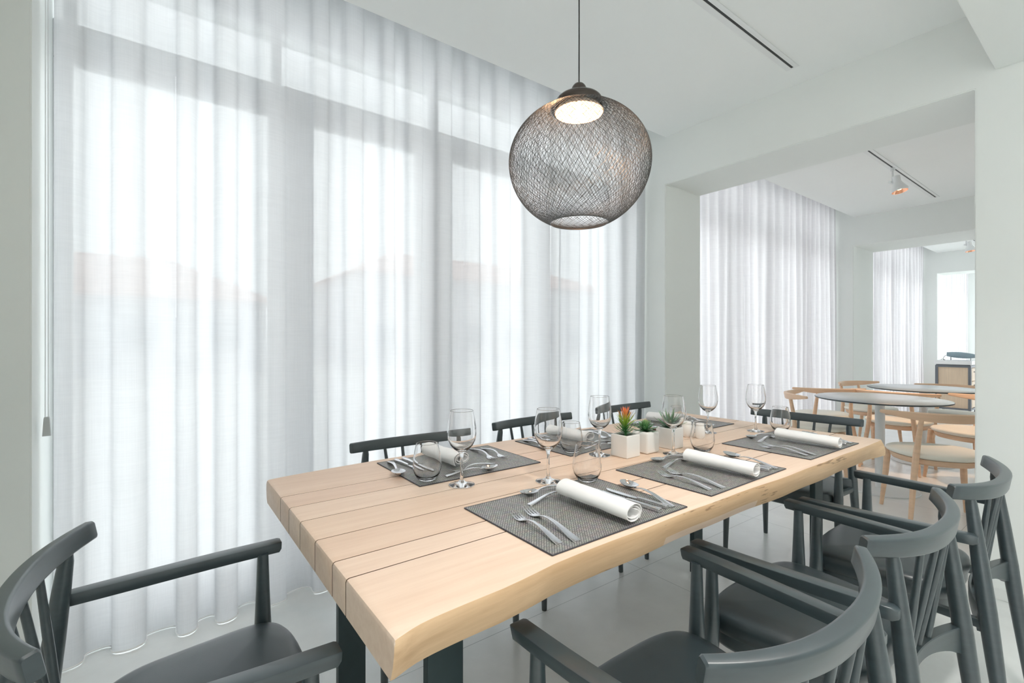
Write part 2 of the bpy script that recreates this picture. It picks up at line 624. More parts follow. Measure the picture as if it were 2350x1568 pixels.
# window walls: one glazed bay per room
bays = [(-0.33, XW1), (XB1, XW2), (XB2, XW3), (XB3, XEND), (XWEST, -0.80)]
WH, TR0, TR1 = 2.79, 2.345, 2.50       # head, transom
winx = {0: [(-0.275, 0.455), (0.665, 1.265), (1.50, 2.10), (2.32, 2.98)]}
for k, (x0, x1) in enumerate(bays):
    bm = bmesh.new()
    # masonry around the opening
    box(bm, x0, x1, YG - 0.02, YG + 0.22, WH + 0.05, ZT - 0.045)
    o = structure('wall_window_%d' % (k + 1), bm, M_wall)
    if k == 0:
        panes = winx[0]
    else:
        n = 4
        w = (x1 - x0 - 0.1) / n
        panes = [(x0 + 0.05 + i * w + 0.08, x0 + 0.05 + (i + 1) * w - 0.08) for i in range(n)]
    bm = bmesh.new()
    f = 0.035
    xs = [x0] + [v for p in panes for v in p] + [x1]
    # stiles and mullions
    for i in range(0, len(xs), 2):
        a, b = xs[i], xs[i + 1]
        box(bm, a, b, YG - f, YG + f, 0.0, TR0, bev=0.004)
        if b - a > 0.12 and 0 < i < len(xs) - 2:      # meeting stiles: two leaves and the post between them
            c = (a + b) / 2
            box(bm, c - 0.02, c + 0.02, YG - f - 0.018, YG + f, 0.0, TR0, bev=0.004)
    box(bm, x0, x1, YG - f, YG + f, TR0, TR1, bev=0.004)
    box(bm, x0, x1, YG - f, YG + f, WH, WH + 0.05, bev=0.004)
    for a, b in panes:
        box(bm, a, b, YG - f, YG + f, 0.0, 0.11, bev=0.004)
    # light top-row mullions
    if k == 0:
        tops = [x0 + 0.05, 0.49, 1.38, 2.21, x1 - 0.05]
    else:
        tops = [x0 + 0.05, lerp(x0, x1, .25), lerp(x0, x1, .5), lerp(x0, x1, .75), x1 - 0.05]
    for t in tops:
        box(bm, t - 0.02, t + 0.02, YG - f, YG + f, TR1, WH, bev=0.003)
    w_ = structure('window_%d' % (k + 1), bm, M_frame)
    for a, b in panes:
        obj('pane', bbox(a - 0.005, b + 0.005, YG - 0.004, YG + 0.004, 0.105, TR0 + 0.005), M_pane, w_, False)
    for a, b in zip(tops, tops[1:]):
        obj('pane', bbox(a + 0.015, b - 0.015, YG - 0.004, YG + 0.004, TR1 - 0.005, WH + 0.005), M_pane, w_, False)


# ---------------------------------------------------------------- curtains
def curtain(name, x0, x1, yc, period, amp, m, label, seed, ztop=2.94):
    r = random.Random(seed)
    xs = []
    x = x0
    while x < x1 - period * 0.5:
        xs.append((x, period * r.uniform(0.72, 1.32), amp * r.uniform(0.65, 1.2), r.uniform(-0.5, 0.5)))
        x += xs[-1][1]
    sc = (x1 - x0) / (x - x0)
    K = 20
    cols = []
    for (xa, w, a, sk) in xs:
        xa = x0 + (xa - x0) * sc
        w *= sc
        for k in range(K):
            cols.append((xa, w, a, sk, k / K))
    xa, w, a, sk, t = cols[-1]
    cols.append((xa, w, a, sk, 1.0))
    zs = [0.003, 0.03, 0.1, 0.3, 0.6, 0.95, 1.3, 1.65, 2.0, 2.3, 2.55, 2.7, 2.8, 2.88, ztop]
    bm = bmesh.new()
    rows = []
    for z in zs:
        q = z / ztop
        flare = 0.58 + 0.42 * math.exp(-z / 0.55)
        row = []
        for (xa, w, a, sk, t) in cols:
            ph = 2 * PI * t
            xx = xa + w * t - 0.095 * w * math.sin(2 * ph) * flare + 0.012 * sk * math.sin(PI * t) * math.sin(2.2 * z + sk * 6)
            s = math.sin(ph)
            yy = yc - a * flare * (s + 0.10 * math.sin(2 * ph + 3 * sk)) + 0.006 * math.sin(1.7 * z + sk * 9 + xa * 3)
            row.append(bm.verts.new((xx, yy, z)))
        rows.append(row)
    for A, B in zip(rows, rows[1:]):
        for i in range(len(A) - 1):
            bm.faces.new((A[i], A[i + 1], B[i + 1], B[i]))
    # hem: a doubled strip along the bottom
    o = obj(name, bm, m)
    tag(o, label, 'curtain')
    hb = bmesh.new()
    path = [Vector((v[0], v[1], 0.0065)) for v in hem_cols(cols, yc)]
    tube(hb, path, 0.0035, seg=5)
    obj('hem', hb, M_napkin, o)
    return o


def hem_cols(cols, yc):
    out = []
    for (xa, w, a, sk, t) in cols:
        ph = 2 * PI * t
        z = 0.016
        out.append((xa + w * t - 0.095 * w * math.sin(2 * ph) + 0.012 * sk * math.sin(PI * t) * math.sin(2.2 * z + sk * 6),
                    yc - a * (math.sin(ph) + 0.10 * math.sin(2 * ph + 3 * sk)) + 0.006 * math.sin(1.7 * z + sk * 9 + xa * 3)))
    return out


curtain('sheer_curtain', -0.30, 3.128, 2.405, 0.185, 0.046, M_curtain, 'long white sheer curtain behind the big wooden dining table', 3)
curtain('sheer_curtain', XB1 + 0.015, XW2 - 0.015, 2.405, 0.15, 0.050, M_curtain2, 'white pleated curtain behind the first round table, past the wide opening', 5)
curtain('sheer_curtain', XB2 + 0.015, XW3 - 0.015, 2.405, 0.16, 0.050, M_curtain2, 'white curtain seen through the second opening, above the far round table', 8)
curtain('sheer_curtain', XB3 + 0.015, XEND - 0.015, 2.405, 0.17, 0.050, M_curtain2, 'farthest small strip of white curtain, right behind the sideboard', 11)

# curtain pull: two cords with a weight, beside the left pier
t = empty('curtain_pull', (-0.305, 2.305, 0.87))
tag(t, 'white curtain cord with a tapered hanging weight at the left wall', 'cord')
bm = bmesh.new()
tube(bm, [(-0.004, 0, 0.06), (-0.003, 0, 2.06)], 0.0013, 6)
tube(bm, [(0.004, 0, 0.06), (0.003, 0, 2.06)], 0.0013, 6)
obj('cord', bm, M_white, t)
bm = bmesh.new()
loft(bm, [[(sx * w, sy * 0.007, z) for sx, sy in ((-1, -1), (1, -1), (1, 1), (-1, 1))] for w, z in ((0.011, 0), (0.0105, 0.005), (0.0075, 0.06), (0.006, 0.066))])
obj('weight', bm, pbr('grey_plastic', (0.55, 0.57, 0.57), 0.4, vary=(30, 0.03)), t)

# ---------------------------------------------------------------- outdoors, seen faintly through the cloth
structure('ground', bbox(-60, 90, 2.96, 130, -0.25, -0.13), M_terrace)


def house(name, x0, x1, y0, y1, zt, zr, label):
    t = empty(name, ((x0 + x1) / 2, (y0 + y1) / 2, -0.13))
    tag(t, label, 'building', 'houses beyond the windows')
    bm = bmesh.new()
    cx, cy = (x1 - x0) / 2, (y1 - y0) / 2
    box(bm, -cx, cx, -cy, cy, 0, zt)
    obj('wall', bm, M_render, t, False)
    bm = bmesh.new()
    e = 0.5
    pts = [(-cx - e, -cy - e, zt), (cx + e, -cy - e, zt), (cx + e, cy + e, zt), (-cx - e, cy + e, zt)]
    r0, r1 = (-cx + cy * 0.7, 0, zr), (cx - cy * 0.7, 0, zr)
    v = [bm.verts.new(p) for p in pts] + [bm.verts.new(r0), bm.verts.new(r1)]
    for f in ((0, 1, 5, 4), (2, 3, 4, 5), (1, 2, 5), (3, 0, 4), (3, 2, 1, 0)):
        bm.faces.new([v[i] for i in f])
    obj('roof', bm, M_roof, t, False)
    nw = int((x1 - x0) / 3)
    for i in range(nw):
        xx = -cx + (i + 0.5) * (x1 - x0) / nw
        obj('window', bbox(xx - 0.6, xx + 0.6, -cy - 0.06, -cy + 0.02, 1.0, 2.3), M_hwin, t, False)


house('house', -14, 4, 24, 34, 3.1, 5.4, 'low pale house with a reddish roof, faint through the left curtain')
house('house', 9, 30, 26, 38, 5.2, 7.6, 'taller pale house with a reddish roof, faint behind the hanging lamp')

# ================================================================ DINING TABLE
TX0, TX1, TY0, TY1, TZ = 0.267, 2.475, 0.636, 1.590, 0.7825
TH = 0.066
t_table = empty('dining_table', ((TX0 + TX1) / 2, (TY0 + TY1) / 2, 0))
tag(t_table, 'long pale oak dining table with a live edge, laid for six', 'table')
ox, oy = (TX0 + TX1) / 2, (TY0 + TY1) / 2
seams = [1.390, 1.288, 1.175, 1.045, 0.922, 0.843]
ys = [TY1] + seams + [TY0]
bm = bmesh.new()
lay = bm.loops.layers.color.new('board')
rb = random.Random(4)


def edge_off(x):
    """live edge: how far the near long side wanders"""
    s = (x - TX0) / (TX1 - TX0)
    K = [(0, -0.007), (0.010, -0.003), (0.017, 0.003), (0.032, 0.007), (0.094, 0.015), (0.15, 0.030), (0.23, 0.036), (0.46, 0.036), (0.58, 0.032), (0.73, 0.030), (0.91, 0.032), (0.97, 0.033), (1.01, 0.040)]
    for (a, va), (b, vb) in zip(K, K[1:]):
        if a <= s <= b:
            q = (s - a) / (b - a)
            v = va + (vb - va) * q
            break
    return v + 0.0012 * math.sin(41 * s) + 0.0015 * math.sin(17 * s + 1.0)


def back_off(x):
    s = (x - TX0) / (TX1 - TX0)
    v = 0.036 * min(1, s / 0.16) ** 0.8 + 0.004 * math.sin(9 * s) + 0.003 * math.sin(23 * s + 1)
    return v


GAP = 0.0018
for i in range(7):
    ya, yb = ys[i + 1], ys[i]
    tone = rb.uniform(0.965, 1.035)
    col = (tone, tone * rb.uniform(0.985, 1.0), tone * rb.uniform(0.97, 1.0), 1)
    NX = 140
    rings = []
    rx = 0.004
    for k in range(NX + 1):
        x = lerp(TX0, TX1, k / NX)
        a = ya + GAP if i < 6 else TY0 + edge_off(x)
        b = yb - GAP if i > 0 else TY1 + back_off(x)
        zb = TZ - TH
        if i < 6 and i > 0:
            sec = [(a, zb), (b, zb), (b, TZ - 0.0007), (b - 0.0006, TZ), (a + 0.0006, TZ), (a, TZ - 0.0007)]
        elif i == 0:
            sec = [(a, zb), (b - 0.016, zb), (b - 0.005, zb + 0.012), (b, TZ - 0.028), (b - 0.001, TZ - 0.008), (b - 0.006, TZ), (a + 0.0006, TZ), (a, TZ - 0.0007)]
        else:
            wob = 0.003 * math.sin(x * 6) + 0.0015 * math.sin(x * 19 + 1)
            tail = max(0, (x - (TX1 - 0.16)) / 0.16)
            sec = [(a + 0.013 + 0.5 * wob - 0.024 * tail, zb), (b, zb), (b, TZ - 0.0007), (b - 0.0006, TZ), (a + 0.005, TZ), (a + 0.0018, TZ - 0.0012), (a + 0.0003, TZ - 0.005), (a + 0.001 - 0.008 * tail, TZ - 0.022), (a + 0.005 + wob * 0.4 - 0.018 * tail, TZ - 0.045)]
        rings.append([(x - ox, y - oy, z) for y, z in sec])
    # rounded ends
    def shrink(r, d):
        out = []
        for (x, y, z) in r:
            zz = z - d if z > TZ - 0.012 else z
            out.append((x, y, zz))
        return out
    r0 = [(x + 0.0, y, z) for x, y, z in shrink(rings[0], 0.006)]
    r0b = [(x + 0.0018, y, z) for x, y, z in shrink(rings[0], 0.0018)]
    r0c = [(x + 0.006, y, z) for x, y, z in rings[0]]
    r1 = shrink(rings[-1], 0.006)
    r1b = [(x - 0.0018, y, z) for x, y, z in shrink(rings[-1], 0.0018)]
    r1c = [(x - 0.006, y, z) for x, y, z in rings[-1]]
    allr = [r0, r0b, r0c] + rings[1:-1] + [r1c, r1b, r1]
    nf = len(bm.faces)
    bm.faces.ensure_lookup_table()
    before = set(bm.faces)
    vr = loft(bm, allr)
    for f in set(bm.faces) - before:
        for l in f.loops: l[lay] = col
bmesh.ops.recalc_face_normals(bm, faces=bm.faces)
bm.normal_update()
for f in bm.faces:
    c = f.calc_center_median()
    if f.normal.y < -0.12 and f.normal.z < 0.85 and c.y + oy < TY0 + 0.045 and abs(f.normal.x) < 0.6: f.material_index = 1
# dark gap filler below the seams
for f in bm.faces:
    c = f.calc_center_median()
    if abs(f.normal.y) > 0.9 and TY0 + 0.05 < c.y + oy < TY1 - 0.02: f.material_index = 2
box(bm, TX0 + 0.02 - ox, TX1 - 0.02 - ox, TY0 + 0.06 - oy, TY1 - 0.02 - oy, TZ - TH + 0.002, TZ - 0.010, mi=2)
box(bm, TX0 + 0.0012 - ox, TX1 - 0.0012 - ox, TY0 + 0.06 - oy, TY1 - 0.02 - oy, TZ - TH + 0.0005, TZ - 0.030, mi=0)
for f in bm.faces:
    for l in f.loops:
        if l[lay][0] == 0: l[lay] = (1, 1, 1, 1)
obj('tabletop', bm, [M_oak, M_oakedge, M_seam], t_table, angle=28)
for xs_ in (0.423, 2.227):
    for (y0, y1) in ((0.836, 0.858), (1.40, 1.425)):
        obj('leg', bbox(xs_ - ox, xs_ + 0.08 - ox, y0 - oy, y1 - oy, 0.0, TZ - TH - 0.012, bev=0.002), M_legmetal, t_table, False)
    obj('crossbar', bbox(xs_ - ox, xs_ + 0.08 - ox, 0.836 - oy, 1.425 - oy, TZ - TH - 0.0125, TZ - TH - 0.0005, bev=0.002), M_legmetal, t_table, False)


# ================================================================ DARK ARMCHAIRS
def seat_mesh(outline_fn, levels, n=72):
    """outline_fn(angle)->(x,y); levels: list of (inset factor, z offset fn)"""
    bm = bmesh.new()
    rings = []
    for sc, z in levels:
        ring = []
        for k in range(n):
            x, y = outline_fn(2 * PI * k / n)
            ring.append((x * sc, y * sc, z(x * sc, y * sc) if callable(z) else z))
        rings.append(ring)
    loft(bm, rings)
    bmesh.ops.recalc_face_normals(bm, faces=bm.faces)
    return bm


def superell(a, wx, wy, p):
    c, s = math.cos(a), math.sin(a)
    return wx * math.copysign(abs(c) ** (2 / p), c), wy * math.copysign(abs(s) ** (2 / p), s)


def make_armchair():
    root = empty('dining_armchair')
    root['category'] = 'chair'
    root['label'] = 'dark wooden armchair'
    YE = -0.185      # y of the crest ends (front is +y)
    W = 0.281
    D = 0.074
    ZTOP = 0.79

    def crest_y(x): return YE - D * (1 - abs(x / W) ** 2.3)
    # crest rail
    bm = bmesh.new()
    path, sects, tl = [], [], []
    NS = 36
    for k in range(NS + 1):
        s = -1 + 2 * k / NS
        x = W * (abs(s) ** 0.92) * (1 if s > 0 else -1)
        hh = 0.0205 + 0.0025 * (1 - s * s)
        path.append((x, crest_y(x), ZTOP - 0.010 * (1 - s * s) - hh))
        sects.append(rsect(0.0115 + 0.003 * (1 - s * s), hh, 0.0055, 3))
        tl.append(0.16)
    fr = frames(path)
    rings = []
    for i, (p, tt, s_, w_) in enumerate(fr):
        a = -0.16
        s2, w2 = s_ * math.cos(a) + w_ * math.sin(a), w_ * math.cos(a) - s_ * math.sin(a)
        rings.append([p + s2 * x + w2 * y for x, y in sects[i]])
    # small end chamfer
    def inset(r, f, mv):
        c = sum((Vector(q) for q in r), Vector()) / len(r)
        return [c + (Vector(q) - c) * f + mv for q in r]
    rings = [inset(rings[0], 0.86, Vector((-0.003, 0.002, 0)))] + rings + [inset(rings[-1], 0.86, Vector((0.003, 0.002, 0)))]
    loft(bm, rings)
    obj('crest_rail', bm, M_dark, root)
    # rear legs
    for s in (-1, 1):
        bm = bmesh.new()
        top = Vector((0.215 * s, crest_y(0.215) + 0.004, ZTOP - 0.037))
        bot = Vector((0.243 * s, YE - 0.118, 0))
        pts, rad = [], []
        for q, r in ((0, 0.0095), (0.03, 0.0135), (0.10, 0.0160), (0.25, 0.0195), (0.42, 0.0215), (0.6, 0.0195), (0.98, 0.0125), (1, 0.0115)):
            pts.append(top.lerp(bot, q)); rad.append(r)
        tube(bm, pts, rad, 14)
        obj('leg', bm, M_dark, root)
    # front legs
    for s in (-1, 1):
        bm = bmesh.new()
        top = Vector((0.268 * s, 0.165, 0.63))
        mid = Vector((0.268 * s, 0.165, 0.44))
        bot = Vector((0.275 * s, 0.175, 0))
        pts = [top, top.lerp(mid, 0.5), mid, mid.lerp(bot, 0.12), mid.lerp(bot, 0.5), mid.lerp(bot, 0.985), bot]
        tube(bm, pts, [0.0135, 0.0165, 0.0205, 0.0205, 0.0165, 0.0120, 0.011], 14)
        obj('leg', bm, M_dark, root)
    # arms
    for s in (-1, 1):
        bm = bmesh.new()
        pts = smoothpath([(0.250 * s, -0.226, 0.637), (0.259 * s, -0.13, 0.637), (0.276 * s, 0.06, 0.637), (0.282 * s, 0.205, 0.637)], 5)
        n = len(pts)
        sects = []
        for i in range(n):
            q = i / (n - 1)
            w = lerp(0.0155, 0.0205, min(1, q * 1.6))
            sec = []
            for (a, b) in rsect(w, 0.0145, 0.0032, 2):
                if b < 0: a *= 0.78
                sec.append((a, b))
            sects.append(sec)
        c0 = [(a * 0.55, b * 0.6) for a, b in sects[0]]
        pts = [pts[0] + Vector((0, -0.011, 0))] + pts + [pts[-1] + Vector((0, 0.006, 0.0))]
        c1 = [(a * 0.86, b * 0.7 + 0.003) for a, b in sects[-1]]
        sweep(bm, pts, [c0] + sects + [c1])
        obj('arm', bm, M_dark, root)
    # spindles
    for xt, xb in ((-0.125, -0.092), (-0.042, -0.031), (0.042, 0.031), (0.125, 0.092)):
        bm = bmesh.new()
        tp = Vector((xt, crest_y(xt) + 0.003, ZTOP - 0.04))
        bt = Vector((xb, YE - 0.060 + 0.045 * (1 - (xb / 0.228) ** 2), 0.445))
        tube(bm, [tp, tp.lerp(bt, 0.5), bt], [0.0066, 0.0085, 0.0080], 10)
        obj('spindle', bm, M_dark, root)

    def outline(a):
        x, y = superell(a, 0.262, 0.200, 5.5)
        q = (y + 0.200) / 0.40
        wid = lerp(0.80, 1.0, min(1, q * 1.05))
        # waist near the back legs
        wid -= 0.10 * math.exp(-(q / 0.16) ** 2)
        yy = y
        if y > 0: yy += 0.014 * (1 - (x / 0.262) ** 2) * q
        else: yy += 0.030 * (1 - (x / 0.262) ** 2) * (1 - q)
        return x * wid, yy

    def dome(x, y):
        e = max(abs(x) / 0.262, abs(y) / 0.205)
        return 0.467 + 0.010 * (1 - min(1, e) ** 2) - 0.012 * max(0, -y / 0.2)

    lv = [(0.955, 0.405), (0.985, 0.410), (1.0, 0.425), (0.998, 0.440), (0.982, 0.453), (0.95, 0.462), (0.90, 0.4665)]
    lv += [(f, dome) for f in (0.82, 0.68, 0.5, 0.3, 0.12)]
    b = seat_mesh(outline, lv)
    bmesh.ops.translate(b, vec=(0, 0.012, 0), verts=b.verts)
    obj('seat', b, M_leather, root, angle=60)
    # dark wooden frame under the pad
    b = seat_mesh(outline, [(0.90, 0.366), (0.945, 0.370), (0.965, 0.380), (0.965, 0.407)])
    bmesh.ops.translate(b, vec=(0, 0.012, 0), verts=b.verts)
    obj('seat_frame', b, M_dark, root, angle=50)
    for s in (-1, 1):
        bm = bmesh.new()
        tube(bm, [(0.200 * s, -0.10, 0.388), (0.226 * s, -0.258, 0.395)], 0.013, 8, flat=1.2)
        obj('seat_rail', bm, M_dark, root)
    # arched back apron
    bm = bmesh.new()
    NA = 22
    rings = []
    for k in range(NA + 1):
        s = -1 + 2 * k / NA
        x = 0.228 * s
        y = YE - 0.060 + 0.045 * (1 - s * s)
        zt = 0.452
        zb = 0.372 + 0.050 * (1 - s * s) ** 0.75
        hw = 0.014
        rings.append([(x, y + hw, zb), (x, y + hw, zt - 0.002), (x, y + hw - 0.002, zt), (x, y - hw + 0.002, zt), (x, y - hw, zt - 0.002), (x, y - hw, zb)])
    loft(bm, rings)
    obj('back_apron', bm, M_dark, root)
    return root


USED = {}
AC = make_armchair()
G_AC = 'dark armchairs around the oak table'


def chair_at(cx, cy, rz, label):
    put(AC, USED, (cx, cy, 0), rz, label, G_AC)


# near side, facing the table (+y)
chair_at(0.850, 0.530, 0.0, 'nearest dark armchair, back towards us, cut off by the bottom edge of the photo')
chair_at(1.474, 0.540, 0.0, 'middle dark armchair of the near row, its arched lower back rail showing')
chair_at(2.105, 0.525, 0.02, 'dark armchair last in the near row, beside the right wall')
# left end, facing +x
chair_at(0.060, 1.159, -PI / 2 - 0.020, 'dark armchair at the left end of the table, in front of the curtain hem')
# far end, facing -x
chair_at(2.775, 1.165, PI / 2 + 0.07, 'dark armchair at the far end of the table, before the round table')
# window side, facing -y
chair_at(0.905, 1.72, PI - 0.04, 'dark armchair on the curtain side nearest us, behind the first window-side place mat')
chair_at(1.655, 1.80, PI + 0.05, 'dark armchair on the curtain side, middle of three, behind the left wine glasses')
chair_at(2.435, 1.84, PI + 0.05, 'dark armchair on the curtain side, farthest, behind the potted plants')


# ================================================================ TABLEWARE
def ribbon(bm, st, th, yoff=0.0):
    """st: (s, halfwidth, z). flat bar along +y with rounded edges"""
    rings = []
    for s, hw, z in st:
        h = th / 2
        r = []
        for a, b in rsect(hw, h, h * 0.9, 2):
            r.append((a, s + yoff, z + b))
        rings.append(r)
    loft(bm, rings)
    return rings


HANDLE = [(0.0, 0.0085, 0.0022), (0.002, 0.0096, 0.0024), (0.02, 0.0093, 0.0045), (0.05, 0.0072, 0.0095), (0.08, 0.0053, 0.0135), (0.105, 0.0041, 0.0145), (0.125, 0.0035, 0.0125), (0.138, 0.0036, 0.009)]


def make_fork(name, L):
    bm = bmesh.new()
    k = L / 0.205
    st = [(s * k, w * k, z) for s, w, z in HANDLE]
    st += [(0.146 * k, 0.0058 * k, 0.0062), (0.152 * k, 0.0100 * k, 0.0044), (0.158 * k, 0.0122 * k, 0.0034), (0.166 * k, 0.0126 * k, 0.0030)]
    ribbon(bm, st, 0.0026)
    for x in (-0.0109, -0.0037, 0.0037, 0.0109):
        pts = [(x * k, 0.164 * k, 0.0030), (x * k, 0.176 * k, 0.0032), (x * k * 0.97, 0.190 * k, 0.0065), (x * k * 0.95, 0.2045 * k, 0.0125)]
        tube(bm, pts, [0.0019 * k, 0.0018 * k, 0.0016 * k, 0.0007 * k], 8, flat=0.7)
    bmesh.ops.translate(bm, vec=(0, 0, -0.0009), verts=bm.verts)
    o = obj(name, bm, M_steel)
    o['category'] = 'fork'
    return o


def make_spoon(name, L):
    bm = bmesh.new()
    k = L / 0.205
    st = [(s * k, w * k, z) for s, w, z in HANDLE] + [(0.146 * k, 0.0050 * k, 0.0075)]
    ribbon(bm, st, 0.0026)
    # bowl
    cy, ay, ax, dep = 0.174 * k, 0.0325 * k, 0.0212 * k, 0.0098 * k
    NR, NA = 7, 28

    def ring(f, up):
        r = []
        for j in range(NA):
            a = 2 * PI * j / NA
            x = ax * f * math.cos(a)
            y = ay * f * math.sin(a)
            wv = 1 - 0.10 * math.sin(a)
            z = 0.0012 + dep * f ** 2.2 + up + 0.0025 * max(0, math.sin(a)) * f - 0.0006 * (1 - f)
            r.append((x * wv, cy + y, z))
        return r
    rings = [ring(0.03 + 0.97 * i / NR, 0.0) for i in range(NR + 1)] + [ring(1.0, 0.0010)] + [ring(0.97 - 0.94 * i / NR, 0.0012) for i in range(NR + 1)]
    loft(bm, rings)
    bmesh.ops.recalc_face_normals(bm, faces=bm.faces)
    o = obj(name, bm, M_steel)
    o['category'] = 'spoon'
    return o


def make_knife(name, L):
    k = L / 0.225
    root = empty(name)
    root['category'] = 'knife'
    bm = bmesh.new()
    rings = []
    for s, w, h in ((0, 0.0060, 0.0042), (0.0015, 0.0066, 0.0048), (0.04, 0.0062, 0.0046), (0.085, 0.0050, 0.0040), (0.102, 0.0042, 0.0034)):
        rings.append([(a, s * k, 0.0050 + b) for a, b in rsect(w * k, h, 0.0012, 2)])
    loft(bm, rings)
    obj('handle', bm, M_steel, root)
    bm = bmesh.new()
    rings = []
    for s, l, r in ((0.100, -0.0036, 0.0036), (0.108, -0.0040, 0.0040), (0.112, -0.0070, 0.0050), (0.125, -0.0090, 0.0055), (0.17, -0.0098, 0.0060), (0.20, -0.0085, 0.0060), (0.215, -0.0045, 0.0058), (0.223, 0.0015, 0.0050), (0.225, 0.0035, 0.0045)):
        rings.append([(l * k, s * k, 0.0044), ((l + r) / 2 * k, s * k, 0.0050 + 0.0002), (r * k, s * k, 0.0054), (r * k, s * k, 0.0040), ((l + r) / 2 * k, s * k, 0.0038)])
    loft(bm, rings)
    bmesh.ops.recalc_face_normals(bm, faces=bm.faces)
    obj('blade', bm, M_steel, root)
    return root


def make_napkin(seed):
    """rolled cloth: a flattened spiral, axis along y, resting on z=0"""
    r = random.Random(seed)
    bm = bmesh.new()
    L = 0.228
    turns = 2.35
    n = 90
    NY = 26
    th = 0.0016
    rows = []
    for j in range(NY + 1):
        v = j / NY
        y = -L / 2 + L * v
        wob = 1 + 0.03 * math.sin(v * 7 + seed) + 0.02 * math.sin(v * 17 + seed * 2)
        # two soft press folds across the roll
        wob -= 0.035 * math.exp(-((v - 0.36) / 0.018) ** 2) + 0.03 * math.exp(-((v - 0.80) / 0.02) ** 2)
        outer, inner = [], []
        for i in range(n + 1):
            q = i / n
            a = -PI / 2 + 0.55 + turns * 2 * PI * q + 0.10 * math.sin(v * 5 + seed)
            rr = lerp(1.0, 0.42, q ** 0.9)
            ex = 0.0355 * wob * rr
            ez = 0.0235 * wob * (rr * 0.98)
            px, pz = ex * math.cos(a), 0.0245 + ez * math.sin(a)
            if q < 0.03: px += 0.006 * (1 - q / 0.03)
            nx, nz = math.cos(a) * th, math.sin(a) * th
            yy = y + (0.006 * math.sin(a * 0.7 + seed) * (1 if j == NY else (1 if j == 0 else 0)) * 0.6)
            outer.append((px, yy, pz)); inner.append((px - nx, yy, pz - nz))
        rows.append(outer + list(reversed(inner)))
    loft(bm, rows)
    bmesh.ops.recalc_face_normals(bm, faces=bm.faces)
    o = obj('rolled_napkin', bm, M_napkin, angle=60)
    o['category'] = 'napkin'
    return o


def make_wineglass():
    bm = bmesh.new()
    outer = [(0.0001, 0.0), (0.034, 0.0), (0.0375, 0.0008), (0.0378, 0.0018), (0.033, 0.0032), (0.020, 0.0058), (0.009, 0.0105), (0.0052, 0.018), (0.0040, 0.035), (0.0038, 0.06), (0.0044, 0.080), (0.0062, 0.090), (0.0115, 0.0975), (0.022, 0.1045), (0.0325, 0.116), (0.0395, 0.131), (0.0425, 0.148), (0.0420, 0.166), (0.0392, 0.188), (0.0355, 0.207), (0.03405, 0.2153), (0.03385, 0.2163)]
    inner = [(0.03355, 0.21655), (0.03325, 0.2163), (0.03345, 0.2153), (0.0349, 0.207), (0.0381, 0.188), (0.0409, 0.166), (0.0413, 0.148), (0.0383, 0.132), (0.0312, 0.1178), (0.020, 0.1075), (0.0095, 0.1020), (0.0001, 0.1005)]
    lathe(bm, outer + inner, 48)
    bmesh.ops.remove_doubles(bm, verts=bm.verts, dist=0.00012)
    bmesh.ops.recalc_face_normals(bm, faces=bm.faces)
    o = obj('wine_glass', bm, M_glass, angle=62)
    o['category'] = 'glass'
    return o


def make_tumbler():
    bm = bmesh.new()
    outer = [(0.0001, 0.0), (0.020, 0.0), (0.0245, 0.0012), (0.031, 0.008), (0.0385, 0.021), (0.0425, 0.036), (0.0430, 0.048), (0.0415, 0.065), (0.0380, 0.085), (0.0345, 0.102), (0.0330, 0.1095), (0.0328, 0.1105)]
    inner = [(0.03235, 0.1109), (0.0319, 0.1105), (0.0321, 0.1095), (0.0336, 0.102), (0.0367, 0.085), (0.0402, 0.065), (0.0417, 0.048), (0.0411, 0.037), (0.0372, 0.0235), (0.030, 0.0125), (0.022, 0.0075), (0.0001, 0.0062)]
    lathe(bm, outer + inner, 48)
    bmesh.ops.remove_doubles(bm, verts=bm.verts, dist=0.00012)
    bmesh.ops.recalc_face_normals(bm, faces=bm.faces)
    o = obj('tumbler', bm, M_glass, angle=62)
    o['category'] = 'glass'
    return o


def make_mat():
    bm = bmesh.new()
    box(bm, -0.227, 0.227, -0.165, 0.165, 0, 0.0022, bev=0.0006, seg=1)
    o = obj('place_mat', bm, M_mat)
    o['category'] = 'place mat'
    bm = bmesh.new()
    c = [(-0.226, -0.164), (0.226, -0.164), (0.226, 0.164), (-0.226, 0.164)]
    for i in range(4):
        (xa, ya), (xb, yb) = c[i], c[(i + 1) % 4]
        tube(bm, [(xa, ya, 0.0015), (xb, yb, 0.0015)], 0.0016, 6)
    obj('rim', bm, M_matrim, o)
    return o


P = {'fork': make_fork('dinner_fork', 0.212), 'fork2': make_fork('salad_fork', 0.19), 'dfork': make_fork('dessert_fork', 0.18),
     'spoon': make_spoon('soup_spoon', 0.21), 'dspoon': make_spoon('dessert_spoon', 0.18),
     'knife': make_knife('dinner_knife', 0.225), 'knife2': make_knife('starter_knife', 0.195),
     'napkin': make_napkin(2), 'mat': make_mat(), 'wine': make_wineglass(), 'tumbler': make_tumbler()}

SETS = [  # (centre x, y, turn, where)
    (0.842, 0.855, 0.00, 'nearest setting on the near side'),
    (1.419, 0.866, 0.01, 'middle setting on the near side'),
    (2.070, 0.868, -0.01, 'last setting on the near side'),
    (0.832, 1.412, PI, 'nearest curtain-side setting'),
    (1.427, 1.415, PI + 0.01, 'curtain-side setting left of the plants'),
    (2.110, 1.410, PI, 'curtain-side setting behind the plants')]
TOPZ = TZ + 0.0003
MZ = TOPZ + 0.0024


